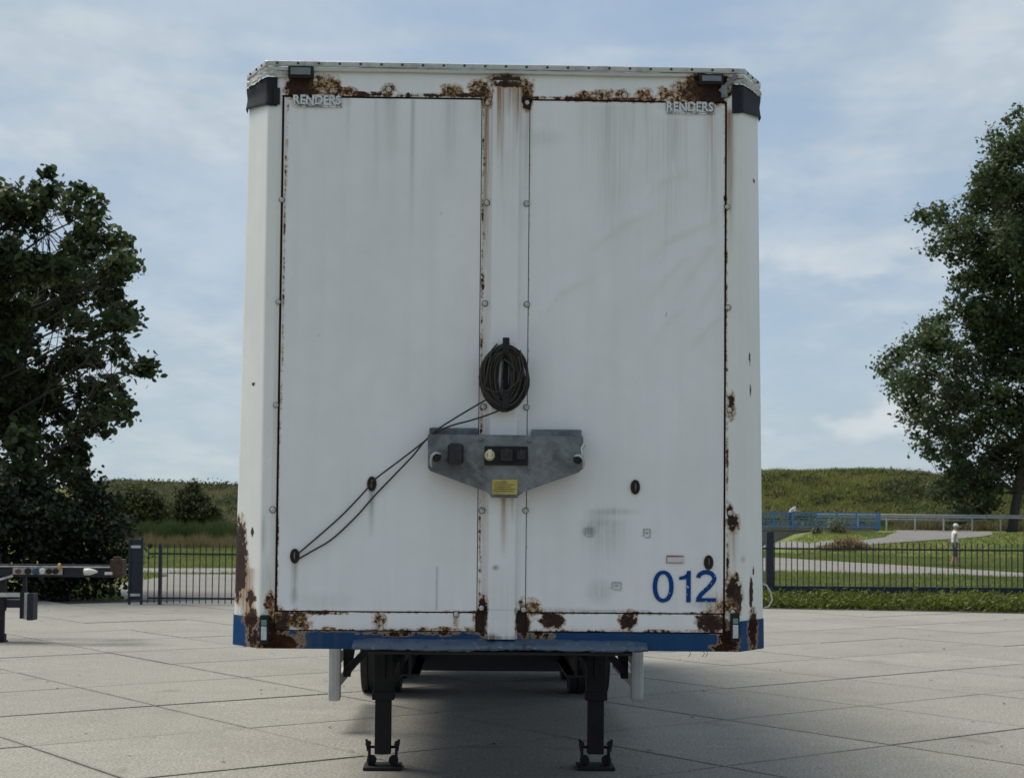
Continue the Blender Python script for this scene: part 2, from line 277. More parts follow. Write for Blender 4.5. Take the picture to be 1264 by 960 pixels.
# ------------------------------------------------------------------ object helpers
def link(name, me, mat=None, parent=None, smooth=False):
    o = bpy.data.objects.new(name, me); COL.objects.link(o)
    if mat is not None and not me.materials: me.materials.append(mat)
    if parent: o.parent = parent
    if smooth: me.polygons.foreach_set('use_smooth', [True]*len(me.polygons))
    return o
def tag(o, label, cat, group=None):
    o['label'] = label; o['category'] = cat
    if group: o['group'] = group
    return o
def thing(name, label, cat, loc=(0, 0, 0), group=None):
    o = bpy.data.objects.new(name, None); COL.objects.link(o); o.location = loc; o.empty_display_size = .2
    return tag(o, label, cat, group)
def struct(name, me, mat, kind='structure'):
    o = link(name, me, mat); o['kind'] = kind; return o
class MB:
    def __init__(s): s.bm = bmesh.new()
    def box(s, x0, x1, y0, y1, z0, z1, bev=0.0, m=None):
        r = bmesh.ops.create_cube(s.bm, size=1); vs = r['verts']
        for v in vs:
            v.co = Vector(((x0+x1)/2+v.co.x*(x1-x0), (y0+y1)/2+v.co.y*(y1-y0), (z0+z1)/2+v.co.z*(z1-z0)))
        if bev:
            es = list({e for v in vs for e in v.link_edges})
            g = bmesh.ops.bevel(s.bm, geom=es, offset=bev, segments=2, affect='EDGES', profile=.6); vs = list({v for f in g['faces'] for v in f.verts} | {v for v in vs if v.is_valid})
        if m is not None: bmesh.ops.transform(s.bm, matrix=m, verts=vs)
        return s
    def bar(s, a, b, wd, th, bev=0.0):
        a = Vector(a); b = Vector(b); d = b-a; L = d.length
        q = d.to_track_quat('Y', 'Z').to_matrix().to_4x4()
        return s.box(-wd/2, wd/2, 0, L, -th/2, th/2, bev, Matrix.Translation(a) @ q)
    def tube(s, pts, rs, n=8, cap=True, closed=False):
        pts = [Vector(p) for p in pts]; rings = []; N = len(pts)
        if not isinstance(rs, (list, tuple)): rs = [rs]*N
        t0 = (pts[1]-pts[0]).normalized(); nrm = t0.orthogonal().normalized()
        for i, p in enumerate(pts):
            if closed: t = pts[(i+1) % N]-pts[i-1]
            else: t = pts[min(i+1, N-1)]-pts[max(i-1, 0)]
            t = t.normalized() if t.length > 1e-9 else t0
            nrm = (nrm - t*nrm.dot(t));
            nrm = nrm.normalized() if nrm.length > 1e-6 else t.orthogonal().normalized()
            bn = t.cross(nrm)
            rings.append([s.bm.verts.new(p+(nrm*math.cos(2*math.pi*k/n)+bn*math.sin(2*math.pi*k/n))*rs[i]) for k in range(n)])
        M = N if closed else N-1
        for i in range(M):
            A, B = rings[i], rings[(i+1) % N]
            for k in range(n): s.bm.faces.new((A[k], A[(k+1) % n], B[(k+1) % n], B[k]))
        if cap and not closed:
            s.bm.faces.new(rings[0][::-1]); s.bm.faces.new(rings[-1])
        return s
    def lathe(s, prof, c, axis='Y', n=24):
        # prof: (along axis, radius)
        c = Vector(c); rings = []
        for a, r in prof:
            ring = []
            for k in range(n):
                u, v = math.cos(2*math.pi*k/n)*r, math.sin(2*math.pi*k/n)*r
                co = {'Y': (u, a, v), 'X': (a, u, v), 'Z': (u, v, a)}[axis]; ring.append(s.bm.verts.new(c+Vector(co)))
            rings.append(ring)
        for A, B in zip(rings, rings[1:]):
            for k in range(n): s.bm.faces.new((A[k], A[(k+1) % n], B[(k+1) % n], B[k]))
        s.bm.faces.new(rings[0][::-1]); s.bm.faces.new(rings[-1]); return s
    def prism(s, poly, y0, y1, bev=0.0):
        # poly in (x,z), front face at y0
        vs = [s.bm.verts.new((x, y0, z)) for x, z in poly]; f = s.bm.faces.new(vs)
        r = bmesh.ops.extrude_face_region(s.bm, geom=[f]); nv = [g for g in r['geom'] if isinstance(g, bmesh.types.BMVert)]
        for v in nv: v.co.y = y1
        if bev:
            es = [e for e in s.bm.edges if any(v in vs or v in nv for v in e.verts)]
            bmesh.ops.bevel(s.bm, geom=es, offset=bev, segments=1, affect='EDGES')
        return s
    def mesh(s, name='m'):
        bmesh.ops.recalc_face_normals(s.bm, faces=s.bm.faces[:])
        me = bpy.data.meshes.new(name); s.bm.to_mesh(me); s.bm.free(); return me
    def build(s, name, mat, parent=None, smooth=False):
        o = link(name, s.mesh(name), mat, parent, smooth); return o
def autosmooth(o, ang=35):
    me = o.data; me.polygons.foreach_set('use_smooth', [True]*len(me.polygons))
    try: me.set_sharp_from_angle(angle=rad(ang))
    except Exception: pass
    return o
def npmesh(name, V, Fc):
    me = bpy.data.meshes.new(name); V = np.asarray(V, np.float32); Fc = np.asarray(Fc, np.int32); k = Fc.shape[1]
    me.vertices.add(len(V)); me.vertices.foreach_set('co', V.ravel())
    me.loops.add(Fc.size); me.loops.foreach_set('vertex_index', Fc.ravel())
    me.polygons.add(len(Fc)); me.polygons.foreach_set('loop_start', np.arange(0, Fc.size, k, dtype=np.int32)); me.polygons.foreach_set('loop_total', np.full(len(Fc), k, np.int32))
    me.update(calc_edges=True); me.validate(); return me

# ------------------------------------------------------------------ wear map of the trailer front (rust, stain, grime, crust at their places)
FEAT = []
def ell(u, v, ru, rv, val, ch='R', crust=0): FEAT.append(('e', F(u, v), (ru/261., rv/261.), val, ch, crust))
def seg(u0, v0, u1, v1, wd, val, ch='G', crust=0): FEAT.append(('s', F(u0, v0)+F(u1, v1), wd/261., val, ch, crust))
def drip(u, v0, v1, wd, val, ch='G'):
    x, z0 = F(u, v0); _, z1 = F(u, v1); FEAT.append(('d', (x, z0, z1), wd/261., val, ch, 0))
# top rail
ell(372, 109, 20, 13, 1.4); ell(404, 105, 16, 12, .9, 'R', 1); ell(424, 113, 15, 6, .8, 'R', 1); seg(390, 116, 470, 117, 3, .8, 'R')
ell(482, 111, 10, 7, .75, 'R', 1); ell(556, 111, 14, 7, .8, 'R', 1); ell(592, 108, 13, 9, .85, 'R', 1); seg(470, 118, 600, 118, 2.5, .7, 'R')
ell(627, 99, 26, 6, .85, 'R', 1); ell(602, 122, 9, 16, .8, 'R', 1); ell(650, 110, 8, 12, .8, 'R', 1); ell(627, 107, 20, 5, 1.3, 'R', 0); ell(597, 114, 9, 6, 1.2); ell(651, 124, 6, 14, 1.15)
for u, r, hh in ((722, 10, 4), (745, 14, 7), (770, 12, 6), (795, 14, 7), (820, 12, 9), (838, 12, 14), (850, 11, 16)): ell(u, 117, r, hh, .82, 'R', 1)
ell(873, 110, 24, 19, 1.4); seg(700, 122, 893, 126, 3, .8, 'R'); ell(852, 116, 14, 10, 1.2)
seg(353, 119, 592, 119, 2, .55, 'R'); seg(655, 121, 890, 127, 2, .55, 'R')
# streaks below the rail
for u, l, wd, v in ((510, 190, 2.5, .55), (377, 60, 3, .3), (430, 70, 3, .3), (465, 150, 4, .22), (482, 90, 10, .3), (556, 110, 12, .3), (590, 60, 10, .3)): drip(u, 118, 118+l, wd, v, 'B')
for u in (722, 752, 781, 803, 830, 850, 884): drip(u+random.uniform(-6, 6), 124, 124+random.uniform(80, 260), random.uniform(4, 14), random.uniform(.10, .26), random.choice('BGG'))
drip(828, 140, 330, 22, .28, 'G'); drip(758, 125, 300, 26, .25, 'G'); drip(880, 130, 300, 14, .3, 'G')
# centre post
drip(616, 104, 200, 5, 1.0); drip(640, 104, 190, 4, 1.0); drip(628, 104, 150, 9, .75); drip(620, 104, 250, 3, .5); drip(634, 104, 230, 3, .4); drip(626, 104, 330, 16, .22)
drip(602, 125, 360, 5, .7); seg(597, 130, 591, 780, 1.2, .42, 'R'); seg(601, 130, 595, 760, 4, .3, 'G'); seg(655.5, 130, 650.5, 700, .9, .4, 'R'); drip(652, 125, 260, 5, .5)
for u, v in ((598, 200), (597, 290), (596, 350), (594, 420), (594, 520), (592, 590), (592, 650), (593, 700)): ell(u, v, 2.2, random.uniform(6, 18), .5)
drip(622, 612, 690, 5, .8); drip(632, 612, 650, 4, .5); ell(605, 786, 10, 5, .8, 'B'); ell(620, 750, 22, 40, .16, 'B'); ell(612, 700, 4, 3, .8, 'B'); ell(625, 786, 20, 2, .5, 'B')
ell(596, 757, 6, 24, 1.1); ell(590, 770, 8, 14, .6, 'R', 1); ell(645, 765, 9, 22, 1.2); ell(655, 752, 12, 12, .7, 'R', 1)
# corner posts
seg(355, 130, 341, 740, 1.2, .4, 'R'); seg(350, 130, 337, 740, 4, .25, 'G'); seg(895, 130, 898, 740, 1.5, .45, 'R')
drip(902, 135, 290, 6, .7); drip(901, 135, 330, 5, .7, 'B'); seg(899, 135, 900, 260, 3, .35, 'G')
ell(902, 500, 5, 17, .95, 'R', 0); ell(903, 510, 6, 8, .6, 'R', 1); ell(900, 632, 5, 10, 1.0); ell(904, 645, 9, 12, .9, 'R', 0); drip(904, 650, 720, 8, .6); ell(905, 738, 11, 26, 1.2); ell(893, 752, 16, 12, .75, 'R', 1); ell(885, 745, 18, 14, .4, 'G')
ell(288, 690, 12, 44, 1.2); ell(299, 720, 8, 30, .55, 'G'); drip(300, 700, 770, 14, .9); ell(307, 738, 5, 12, .95); ell(309, 657, 2, 6, 1.0, 'R'); ell(308, 764, 12, 13, 1.0); ell(309, 785, 9, 14, .65); ell(300, 750, 12, 16, .7, 'G')
ell(302, 741, 3, 4, .9); ell(313, 739, 3, 4, .9); ell(333, 745, 6, 14, 1.0); ell(341, 769, 21, 14, 1.25); ell(338, 752, 10, 12, .8, 'R', 1); ell(372, 768, 14, 13, .62, 'R', 1); ell(365, 765, 12, 12, .9); seg(345, 756, 430, 756, 2.5, .7, 'R')
ell(326, 660, 3, 22, .35, 'B'); ell(330, 720, 6, 30, .3, 'B'); ell(310, 472, 3, 2, .8)
ell(930, 440, 1.3, 7, .95); ell(931, 478, 1.5, 8, .95); ell(917, 736, 3, 6, .7, 'B'); ell(932, 735, 3, 20, 1.1); ell(934, 778, 8, 26, 1.15); ell(936, 705, 1.5, 6, .9); ell(918, 690, 4, 4, .5, 'B'); ell(938, 215, 2, 3, .9)
# white lower rail
for u, r, hh, v in ((468, 8, 12, .72), (563, 4, 6, .6), (682, 13, 10, 1.1), (775, 11, 12, 1.0), (880, 18, 12, 1.2), (668, 5, 3, .9)): ell(u, 766, r, hh, v)
for u in (405, 520, 548, 580): ell(u, 776, 9, 3, .7, 'R', 1)
drip(468, 756, 785, 7, .8); drip(563, 760, 785, 4, .7); seg(345, 777, 600, 777, 1.4, .55, 'R'); seg(650, 778, 885, 779, 1.4, .55, 'R')
seg(345, 756, 595, 755, 1.2, .5, 'R'); seg(655, 756, 890, 757, 1.2, .5, 'R')
# blue beam
ell(345, 791, 25, 11, 1.2); seg(330, 790, 940, 792, 14, .22, 'B'); ell(375, 792, 8, 9, .7, 'B'); seg(440, 780, 600, 780, 1.5, .5, 'R'); ell(490, 782, 18, 3, .62); ell(545, 781, 24, 3, .62); ell(668, 783, 14, 7, .7); ell(899, 792, 12, 14, 1.15); ell(888, 799, 12, 5, .8)
for u in (415, 450, 395): drip(u, 778, 803, 3, .5, 'B')
# panel marks
for u, v in ((364, 690), (459, 602)): drip(u, v, v+62, 4, .75, 'B')
drip(364, 694, 740, 3, .5); ell(363, 735, 4, 10, .45, 'B'); ell(400, 742, 30, 10, .16, 'B')
ell(757, 631, 27, 4, .34, 'B'); ell(738, 640, 14, 8, .2, 'B'); ell(750, 655, 26, 26, .14, 'B'); drip(740, 640, 740, 22, .22, 'B'); drip(764, 640, 700, 14, .14, 'B'); ell(728, 655, 8, 6, .45, 'B'); ell(740, 730, 14, 14, .3, 'B')
ell(875, 745, 22, 7, .35, 'B'); seg(660, 752, 800, 755, 2, .45, 'B'); seg(540, 700, 539, 752, 1.4, .5, 'B')
ell(391, 124, 33, 9, .42, 'B'); ell(852, 132, 33, 9, .42, 'B')
ell(822, 389, 1.5, 4, .6); ell(545, 264, 1.2, 2, .5, 'B'); ell(393, 414, 1.2, 2, .5, 'B'); ell(670, 170, 20, 10, .15, 'B')
def wear(x, z):
    n = len(x); W = np.zeros((n, 4), np.float32); ci = {'R': 0, 'G': 1, 'B': 2}
    for t, g, wd, val, ch, crust in FEAT:
        if t == 'e':
            d = np.hypot((x-g[0])/wd[0], (z-g[1])/wd[1]); m = np.clip((1.45-d)/1.0, 0, 1)*val
        elif t == 's':
            ax, az, bx, bz = g; dx, dz = bx-ax, bz-az; L = dx*dx+dz*dz
            k = np.clip(((x-ax)*dx+(z-az)*dz)/L, 0, 1); d = np.hypot(x-ax-k*dx, z-az-k*dz)/wd; m = np.clip(1.5-d, 0, 1)*val
        else:
            xx, z0, z1 = g; k = (z0-z)/(z0-z1); m = np.exp(-((x-xx)/wd)**2*1.4)*np.where((k >= 0) & (k <= 1), np.clip(k*25, 0, 1)*(1-k)**.8, 0)*val
        c = ci[ch]
        W[:, c] = np.maximum(W[:, c], m) if ch == 'R' else np.minimum(1.2, W[:, c]+m)
        if crust: W[:, 3] = np.maximum(W[:, 3], np.clip(m*1.6, 0, 1))
        elif ch == 'R' and val > 1.1: W[:, 3] *= 1-np.clip(m-.5, 0, 1)
    return W
def setwear(me):
    co = np.empty(len(me.vertices)*3, np.float32); me.vertices.foreach_get('co', co); co = co.reshape(-1, 3)
    a = me.attributes.new('wear', 'FLOAT_COLOR', 'POINT'); a.data.foreach_set('color', wear(co[:, 0], co[:, 2]).ravel())
def densify(prof, step):
    out = [prof[0]]
    for a, b in zip(prof, prof[1:]):
        L = math.dist(a, b); k = max(1, int(math.ceil(L/step)))
        out += [(a[0]+(b[0]-a[0])*i/k, a[1]+(b[1]-a[1])*i/k) for i in range(1, k+1)]
    return out
def flare(x, z):
    k = np.clip((np.abs(x)-1.128)/.125, 0, 1); return np.sign(x)*k*.036*np.clip((3.69-z)/2.6, 0, 1.1)
def sweep(name, prof, z0, z1, mat, parent, step=.009, disp=None, smooth=True, fl=False):
    p = np.array(densify(prof, step)); zs = np.linspace(z0, z1, max(2, int((z1-z0)/step)+1)); n, k = len(p), len(zs)
    V = np.zeros((k, n, 3)); V[:, :, 0] = p[None, :, 0]; V[:, :, 1] = p[None, :, 1]; V[:, :, 2] = zs[:, None]
    if disp is not None: V[:, :, 1] += disp(V[:, :, 0], V[:, :, 2])
    if fl: V[:, :, 0] += flare(V[:, :, 0], V[:, :, 2])
    i = np.arange((k-1)*n).reshape(k-1, n)[:, :-1].ravel()
    me = npmesh(name, V.reshape(-1, 3), np.stack([i, i+1, i+n+1, i+n], 1)); setwear(me)
    o = link(name, me, mat, parent)
    if smooth: autosmooth(o, 25)
    return o
def snoise(x, z, seed, sc, oct=3):
    r = np.random.default_rng(seed); out = 0
    for o_ in range(oct):
        for _ in range(5):
            a = r.uniform(0, 2*np.pi); f = sc*2**o_*r.uniform(.7, 1.3); out = out + np.sin((x*np.cos(a)+z*np.sin(a))*f+r.uniform(0, 6.3))/2**o_
    return out/5
# ================================================================== SETTING
def sst(t): t = np.clip(t, 0, 1); return t*t*(3-2*t)
def terr(x, y):
    x = np.asarray(x, float); y = np.asarray(y, float)
    crest = 186-.22*x; H = (7.0+.028*x)*(1-.48*sst((x-45)/22.))
    s = crest-y; t = sst(1-s/46.0)*(y <= crest)+(y > crest)*(1-.6*sst((y-crest-12)/60.))
    und = .8*np.sin(x*.11+1.3)+.5*np.sin(x*.27+y*.1)+.35*np.sin(y*.23+x*.05)+.25*np.sin(x*.71+y*.3)
    z = (H+und*.45)*t
    e = 1.25*sst((y-73)/15.)*(1-sst((y-112)/14.))*sst((x-17.3)/4.2)
    z = z+e*(1-t)
    return z+.05*np.sin(x*.5+1)*np.sin(y*.41)*sst((y-60)/20.)
# one ground sheet reaching the horizon
def ground_mesh():
    xs = np.concatenate([np.linspace(-1500, -140, 18), np.arange(-130, 131, 1.6), np.linspace(140, 1500, 18)])
    ys = np.concatenate([np.linspace(-300, -20, 8), np.arange(-15, 260, 1.6), np.linspace(265, 2500, 24)])
    X, Y = np.meshgrid(xs, ys); Z = terr(X, Y)-.045
    far = np.clip((np.abs(X)-130)/200, 0, 1); Z = Z*(1-far*.7)
    n = len(xs); k = len(ys); V = np.stack([X, Y, Z], 2).reshape(-1, 3)
    i = np.arange((k-1)*n).reshape(k-1, n)[:, :-1].ravel()
    me = npmesh('ground', V, np.stack([i, i+1, i+n+1, i+n], 1)); me.materials.append(LAWN); me.materials.append(DIKEM); me.materials.append(DRYM)
    c = V[i]; mi = np.where(c[:, 1] > 186-.22*c[:, 0]-50, 1, 0); mi[(c[:, 1] > 111) & (c[:, 1] < 140) & (c[:, 0] > 26)] = 2
    me.polygons.foreach_set('material_index', mi.astype(np.int32)); me.polygons.foreach_set('use_smooth', [True]*len(mi)); return me
struct('ground', ground_mesh(), None)
def march(u, v):
    d = ray(u, v); t = 20.0
    while t < 400:
        p = CAM+d*t
        if p.z < float(terr(p.x, p.y)): return p
        t += .15
    return p
def terr_grid(x, y):
    i = math.floor((x+130)/1.6); j = math.floor((y+15)/1.6); fx = (x+130)/1.6-i; fy = (y+15)/1.6-j; X = [-130+1.6*(i+k) for k in (0, 1)]; Y = [-15+1.6*(j+k) for k in (0, 1)]
    a, b, c, d = (float(terr(p, q)) for p, q in ((X[0], Y[0]), (X[1], Y[0]), (X[0], Y[1]), (X[1], Y[1])))
    return (a*(1-fx)+b*fx)*(1-fy)+(c*(1-fx)+d*fx)*fy
def drape(name, pts, mat, off=.03, cuts=0):
    bm = bmesh.new(); vs = [bm.verts.new((p[0], p[1], 0)) for p in pts]; f = bm.faces.new(vs); bmesh.ops.triangulate(bm, faces=[f])
    for _ in range(cuts): bmesh.ops.subdivide_edges(bm, edges=[e for e in bm.edges if e.calc_length() > 1.2], cuts=1, use_grid_fill=False); bmesh.ops.triangulate(bm, faces=bm.faces[:])
    for v in bm.verts: v.co.z = terr_grid(v.co.x, v.co.y)+off
    bmesh.ops.recalc_face_normals(bm, faces=bm.faces[:])
    if sum(f.normal.z for f in bm.faces) < 0: bmesh.ops.reverse_faces(bm, faces=bm.faces[:])
    me = bpy.data.meshes.new(name); bm.to_mesh(me); bm.free(); return struct(name, me, mat)
def strip_pts(left, right): return left+right[::-1]
def G(u, v): p = gnd(u, v); return (p.x, p.y)
# the road across behind the fences, and its branches
lo = [(-70, 39.5), (-12, 39.9)]+[G(956, 704), G(1264, 711)]+[(60, 36)]
hi = [(-70, 44.5), (-12, 45.2)]+[(2, 49), (8, 57), G(956, 687), G(1090, 695.5), G(1264, 706)]+[(60, 40.5)]
drape('road', strip_pts(lo, hi), CONC2, -.02)
p0, p1 = G(176, 748), G(330, 748); q0, q1 = G(214, 712), G(330, 712)
drape('driveway', [(p0[0], p0[1]-1.2), (p1[0]+1.6, p1[1]-1.2), (q1[0]+3, 40.6), (q0[0]-1.1, 40.4), (q0[0]-.4, 38.6), (q0[0]-.7, 33)], CONC2, -.027)
loop = [(940, 672), (1000, 670.5), (1060, 667), (1092, 663), (1108, 657), (1094, 651.5), (1122, 650.5), (1160, 652), (1200, 655), (1226, 659), (1212, 662), (1180, 664.5), (1130, 667.5), (1075, 672), (1000, 677), (940, 679)]
drape('path', [tuple(march(u, v))[:2] for u, v in loop], ASPH, -.005, 5)
# the yard: soil bed in the joints, and one slab per concrete plate
me = MB().box(-22, 20, -12, 25.2, -.5, -.022).mesh('yard'); yard = struct('yard', me, JOINT)
TH = rad(-54.0); ea = Vector((math.cos(TH), math.sin(TH), 0)); eb = Vector((-ea.y, ea.x, 0)); A0, B0, DA, DB = -1.9, -.24, 1.79, 1.825
def slab_mesh(seed):
    r = random.Random(seed); hx, hy = DA/2-.010, DB/2-.010; bm = bmesh.new()
    n = 7; top = []; per = []
    def edge(p, q):
        return [(p[0]+(q[0]-p[0])*i/n, p[1]+(q[1]-p[1])*i/n) for i in range(n)]
    cs = [(-hx, -hy), (hx, -hy), (hx, hy), (-hx, hy)]
    for i in range(4): per += edge(cs[i], cs[(i+1) % 4])
    per = [(x*(1-r.uniform(0, .0045)), y*(1-r.uniform(0, .0045))) for x, y in per]
    t = [bm.verts.new((x*.997, y*.997, 0)) for x, y in per]; b = [bm.verts.new((x, y, -.004)) for x, y in per]; c = [bm.verts.new((x, y, -.04)) for x, y in per]
    bm.faces.new(t)
    for k in range(len(per)):
        j = (k+1) % len(per); bm.faces.new((b[k], b[j], t[j], t[k])); bm.faces.new((c[k], c[j], b[j], b[k]))
    me = bpy.data.meshes.new('slab'); bm.to_mesh(me); bm.free(); me.materials.append(CONC); return me
SM = [slab_mesh(i) for i in range(5)]
cnt = 0; cand = []
for i in range(-26, 20):
    for j in range(-22, 26):
        c = ea*(A0+DA*(i+.5))+eb*(B0+DB*(j+.5)); d = c-CAM; dep = d.dot(_f0); lat = d.dot(_r0)
        if -11.2 < c.y < 24.2 and -21 < c.x < 19:
            score = (0 if dep > 5 and abs(lat) < dep*.36+2.2 else 100)+c.length*.3
            cand.append((score, i, j, c))
cand.sort(key=lambda q: q[0])
for sc, i, j, c in cand[:298]:
    o = bpy.data.objects.new('slab', SM[(i*3+j) % 5]); COL.objects.link(o); o.parent = yard
    o.location = (c.x, c.y, random.uniform(-.0035, .0025)); o.rotation_euler = (random.uniform(-.0012, .0012), random.uniform(-.0012, .0012), TH+random.choice((0, 1, 2, 3))*0+random.uniform(-.0012, .0012))
    cnt += 1
if len(cand) > 298:
    bm = bmesh.new()
    for sc, i, j, c in cand[298:]:
        b2 = bmesh.new(); b2.from_mesh(SM[0]); b2.transform(Matrix.Translation(c) @ Matrix.Rotation(TH, 4, 'Z')); tm = bpy.data.meshes.new('t'); b2.to_mesh(tm); b2.free(); bm.from_mesh(tm); bpy.data.meshes.remove(tm)
    me = bpy.data.meshes.new('slabs'); bm.to_mesh(me); bm.free(); o = link('slab_field', me, CONC, yard); o['kind'] = 'stuff'

# ================================================================== THE TRAILER
T = thing('semi_trailer', 'white box semi trailer seen from its rusty front end, number 012', 'trailer')
# --- body behind the front
bx = MB(); bx.box(-1.25, 1.25, .30, 12.0, 1.16, 3.85, .01); bx.build('body', BODYSIDE, T)
MB().box(-1.095, 1.095, .012, .3, 1.12, 3.84).build('front_frame', DARKRUST, T)
MB().box(-1.24, 1.24, .31, 12.0, 1.098, 1.157).box(-1.09, 1.09, .03, .309, 1.10, 1.155).build('floor_frame', NAVYDARK, T)
CREASE = [[(40, 705), (130, 582), (280, 500)], [(230, 440), (340, 350), (470, 290)], [(415, 265), (480, 205), (600, 155)], [(410, 490), (500, 400), (640, 340), (690, 300)], [(400, 640), (480, 540), (540, 470), (610, 440)], [(520, 600), (580, 510), (640, 430), (690, 390)], [(590, 660), (640, 570), (690, 480)], [(430, 790), (490, 680), (560, 620)], [(560, 780), (640, 690), (690, 640)]]
CREASE = [[F(640+a/2.742, 150+b/2.742) for a, b in c] for c in CREASE]
def creases(x, z):
    out = np.zeros_like(x)
    for c in CREASE:
        best = np.full_like(x, 9.); sg = np.zeros_like(x); tt = np.zeros_like(x); n = len(c)-1
        for i in range(n):
            (ax, az), (bx, bz) = c[i], c[i+1]; dx, dz = bx-ax, bz-az; L = math.hypot(dx, dz)
            k = np.clip(((x-ax)*dx+(z-az)*dz)/L**2, 0, 1); d = np.hypot(x-ax-k*dx, z-az-k*dz); s_ = ((x-ax)*dz-(z-az)*dx)/L
            m = d < best; best = np.where(m, d, best); sg = np.where(m, s_, sg); tt = np.where(m, (i+k)/n, tt)
        w_ = np.where(sg > 0, .020, .055); out += -.0075*np.sin(np.pi*np.clip(tt, .02, .98))**.6*np.exp(-(best/w_)**2)
    return out
def pdisp(seed, right):
    def f(x, z):
        d = .0030*snoise(x, z, seed, 3.4)+.0008*snoise(x, z, seed+1, 13)
        if right:
            k = np.exp(-((x-.72)/.42)**2-((z-2.95)/.55)**2); d = d+.0020*k*np.sin((x*.62-z*1.0)*19+.8*snoise(x, z, 5, 2.5))
            d = d+creases(x, z)
        e = np.minimum.reduce([np.abs(z-1.272), np.abs(z-3.705)]); d = d+.002*np.exp(-e/.02)*snoise(x, z, seed+2, 20, 2)
        return d
    return f
PL = sweep('front_panel', [(-1.052, 0), (-.114, 0)], 1.272, 3.706, WHITE, T, .009, pdisp(3, False))
PR = sweep('front_panel', [(.119, 0), (1.053, 0)], 1.274, 3.708, WHITE, T, .009, pdisp(9, True))
def cpost(s):
    return [(s*1.062, -.001), (s*1.064, -.006), (s*1.118, -.006), (s*1.128, -.004), (s*1.135, .003), (s*1.245, .205), (s*1.251, .222), (s*1.253, .26), (s*1.253, .32)]
def cdisp(seed):
    return lambda x, z: .0012*snoise(x, z, seed, 4)+.0007*snoise(x, z, seed, 23)
sweep('corner_post', cpost(-1), 1.235, 3.745, CREAM, T, .009, cdisp(21), True, True); sweep('corner_post', cpost(1)[::-1], 1.235, 3.745, CREAM, T, .009, cdisp(22), True, True)
def cbase(s): return [(s*(abs(x)+.003), y-.004) for x, y in cpost(s)]
sweep('corner_base', cbase(-1), 1.094, 1.238, BLUE, T, .008, cdisp(31), True, True); sweep('corner_base', cbase(1)[::-1], 1.094, 1.238, BLUE, T, .008, cdisp(32), True, True)
hat = [(-.110, -.001), (-.110, -.007), (-.074, -.008), (-.069, -.010), (-.060, -.042), (-.056, -.046), (.060, -.046), (.066, -.043), (.078, -.010), (.081, -.008), (.115, -.007), (.115, -.001)]
sweep('centre_post', [(x, y) for x, y in hat], 1.282, 3.79, WHITE, T, .006, cdisp(41))
sweep('post_foot', [(-.074, -.012), (-.061, -.047), (-.056, -.050), (.062, -.050), (.067, -.047), (.079, -.012)], 1.148, 1.2825, WHITE, T, .006, cdisp(42))
mb = MB(); mb.prism([(-.066, 3.79), (.072, 3.79), (.066, 3.808), (-.058, 3.808)], -.044, -.004); o = mb.build('post_cap', DARKRUST, T)
sweep('top_rail', [(-1.1, -.003), (1.1, -.003)], 3.7145, 3.832, WHITE, T, .009, cdisp(51))
sweep('lower_rail', [(-1.06, -.004), (-.119, -.004)], 1.182, 1.266, WHITE, T, .008, cdisp(61)); sweep('lower_rail', [(.124, -.004), (1.05, -.004)], 1.184, 1.268, WHITE, T, .008, cdisp(62))
sweep('bottom_beam', [(-1.118, .02), (-1.118, -.0085), (1.118, -.0085), (1.118, .02)], 1.094, 1.178, BLUE, T, .009, cdisp(71))
# --- roof trim: the lip under the roof, the riveted strip, corner pieces
def chain(prof, n): return prof
def band(name, off, z0, z1, mat, rough=0.0, xin=1.135):
    P = [(-1.26-off*.6, .34), (-1.256-off*.6, .215-off*.3), (-1.14-off*.3, -.012-off), (-1.12, -.02-off), (1.12, -.02-off), (1.14+off*.3, -.012-off), (1.256+off*.6, .215-off*.3), (1.26+off*.6, .34)]
    P = densify(P, .03); bm = bmesh.new(); rows = []
    r = np.random.default_rng(int(z0*1000))
    for z, dy in ((z0, .012), (z0, 0), (z0+.004, -.002), (z1-.004, -.002), (z1, .003), (z1, .03)):
        row = []
        for x, y in P:
            k = rough*max(0, abs(x)-1.0)/.25; w_ = rough*.12
            row.append(bm.verts.new((x, y+dy+r.normal()*.006*k, z+r.normal()*.005*(k+w_)+.0015*math.sin(x*9)*rough)))
        rows.append(row)
    for A, B in zip(rows, rows[1:]):
        for k in range(len(A)-1): bm.faces.new((A[k], A[k+1], B[k+1], B[k]))
    me = bpy.data.meshes.new(name); bm.to_mesh(me); bm.free(); setwear(me); return autosmooth(link(name, me, mat, T), 40)
band('drip_lip', .004, 3.829, 3.846, LIPMAT, .6); band('roof_trim', .012, 3.847, 3.873, ALU, .25)
MB().prism([(-1.25, 3.846), (1.25, 3.846), (1.2, 3.868), (-1.2, 3.868)], .30, 12.0).build('roof', BODYSIDE, T)
rv = MB(); rv.lathe([(0, .0065), (-.004, .0065), (-.006, .004), (-.0065, .0005)], (0, 0, 0), 'Y', 8); rvm = rv.mesh('rivet'); rvm.materials.append(RIVET)
for k in range(23):
    o = link('rivet', rvm, None, T); o.location = (-1.085+k*2.17/22, -.033, 3.86+random.uniform(-.001, .001))
for s in (-1, 1):
    for q in (.2, .5, .85):
        o = link('rivet', rvm, None, T); o.location = (s*(1.14+.116*q), -.028+.22*q, 3.86); o.rotation_euler = (0, 0, -s*rad(-63))
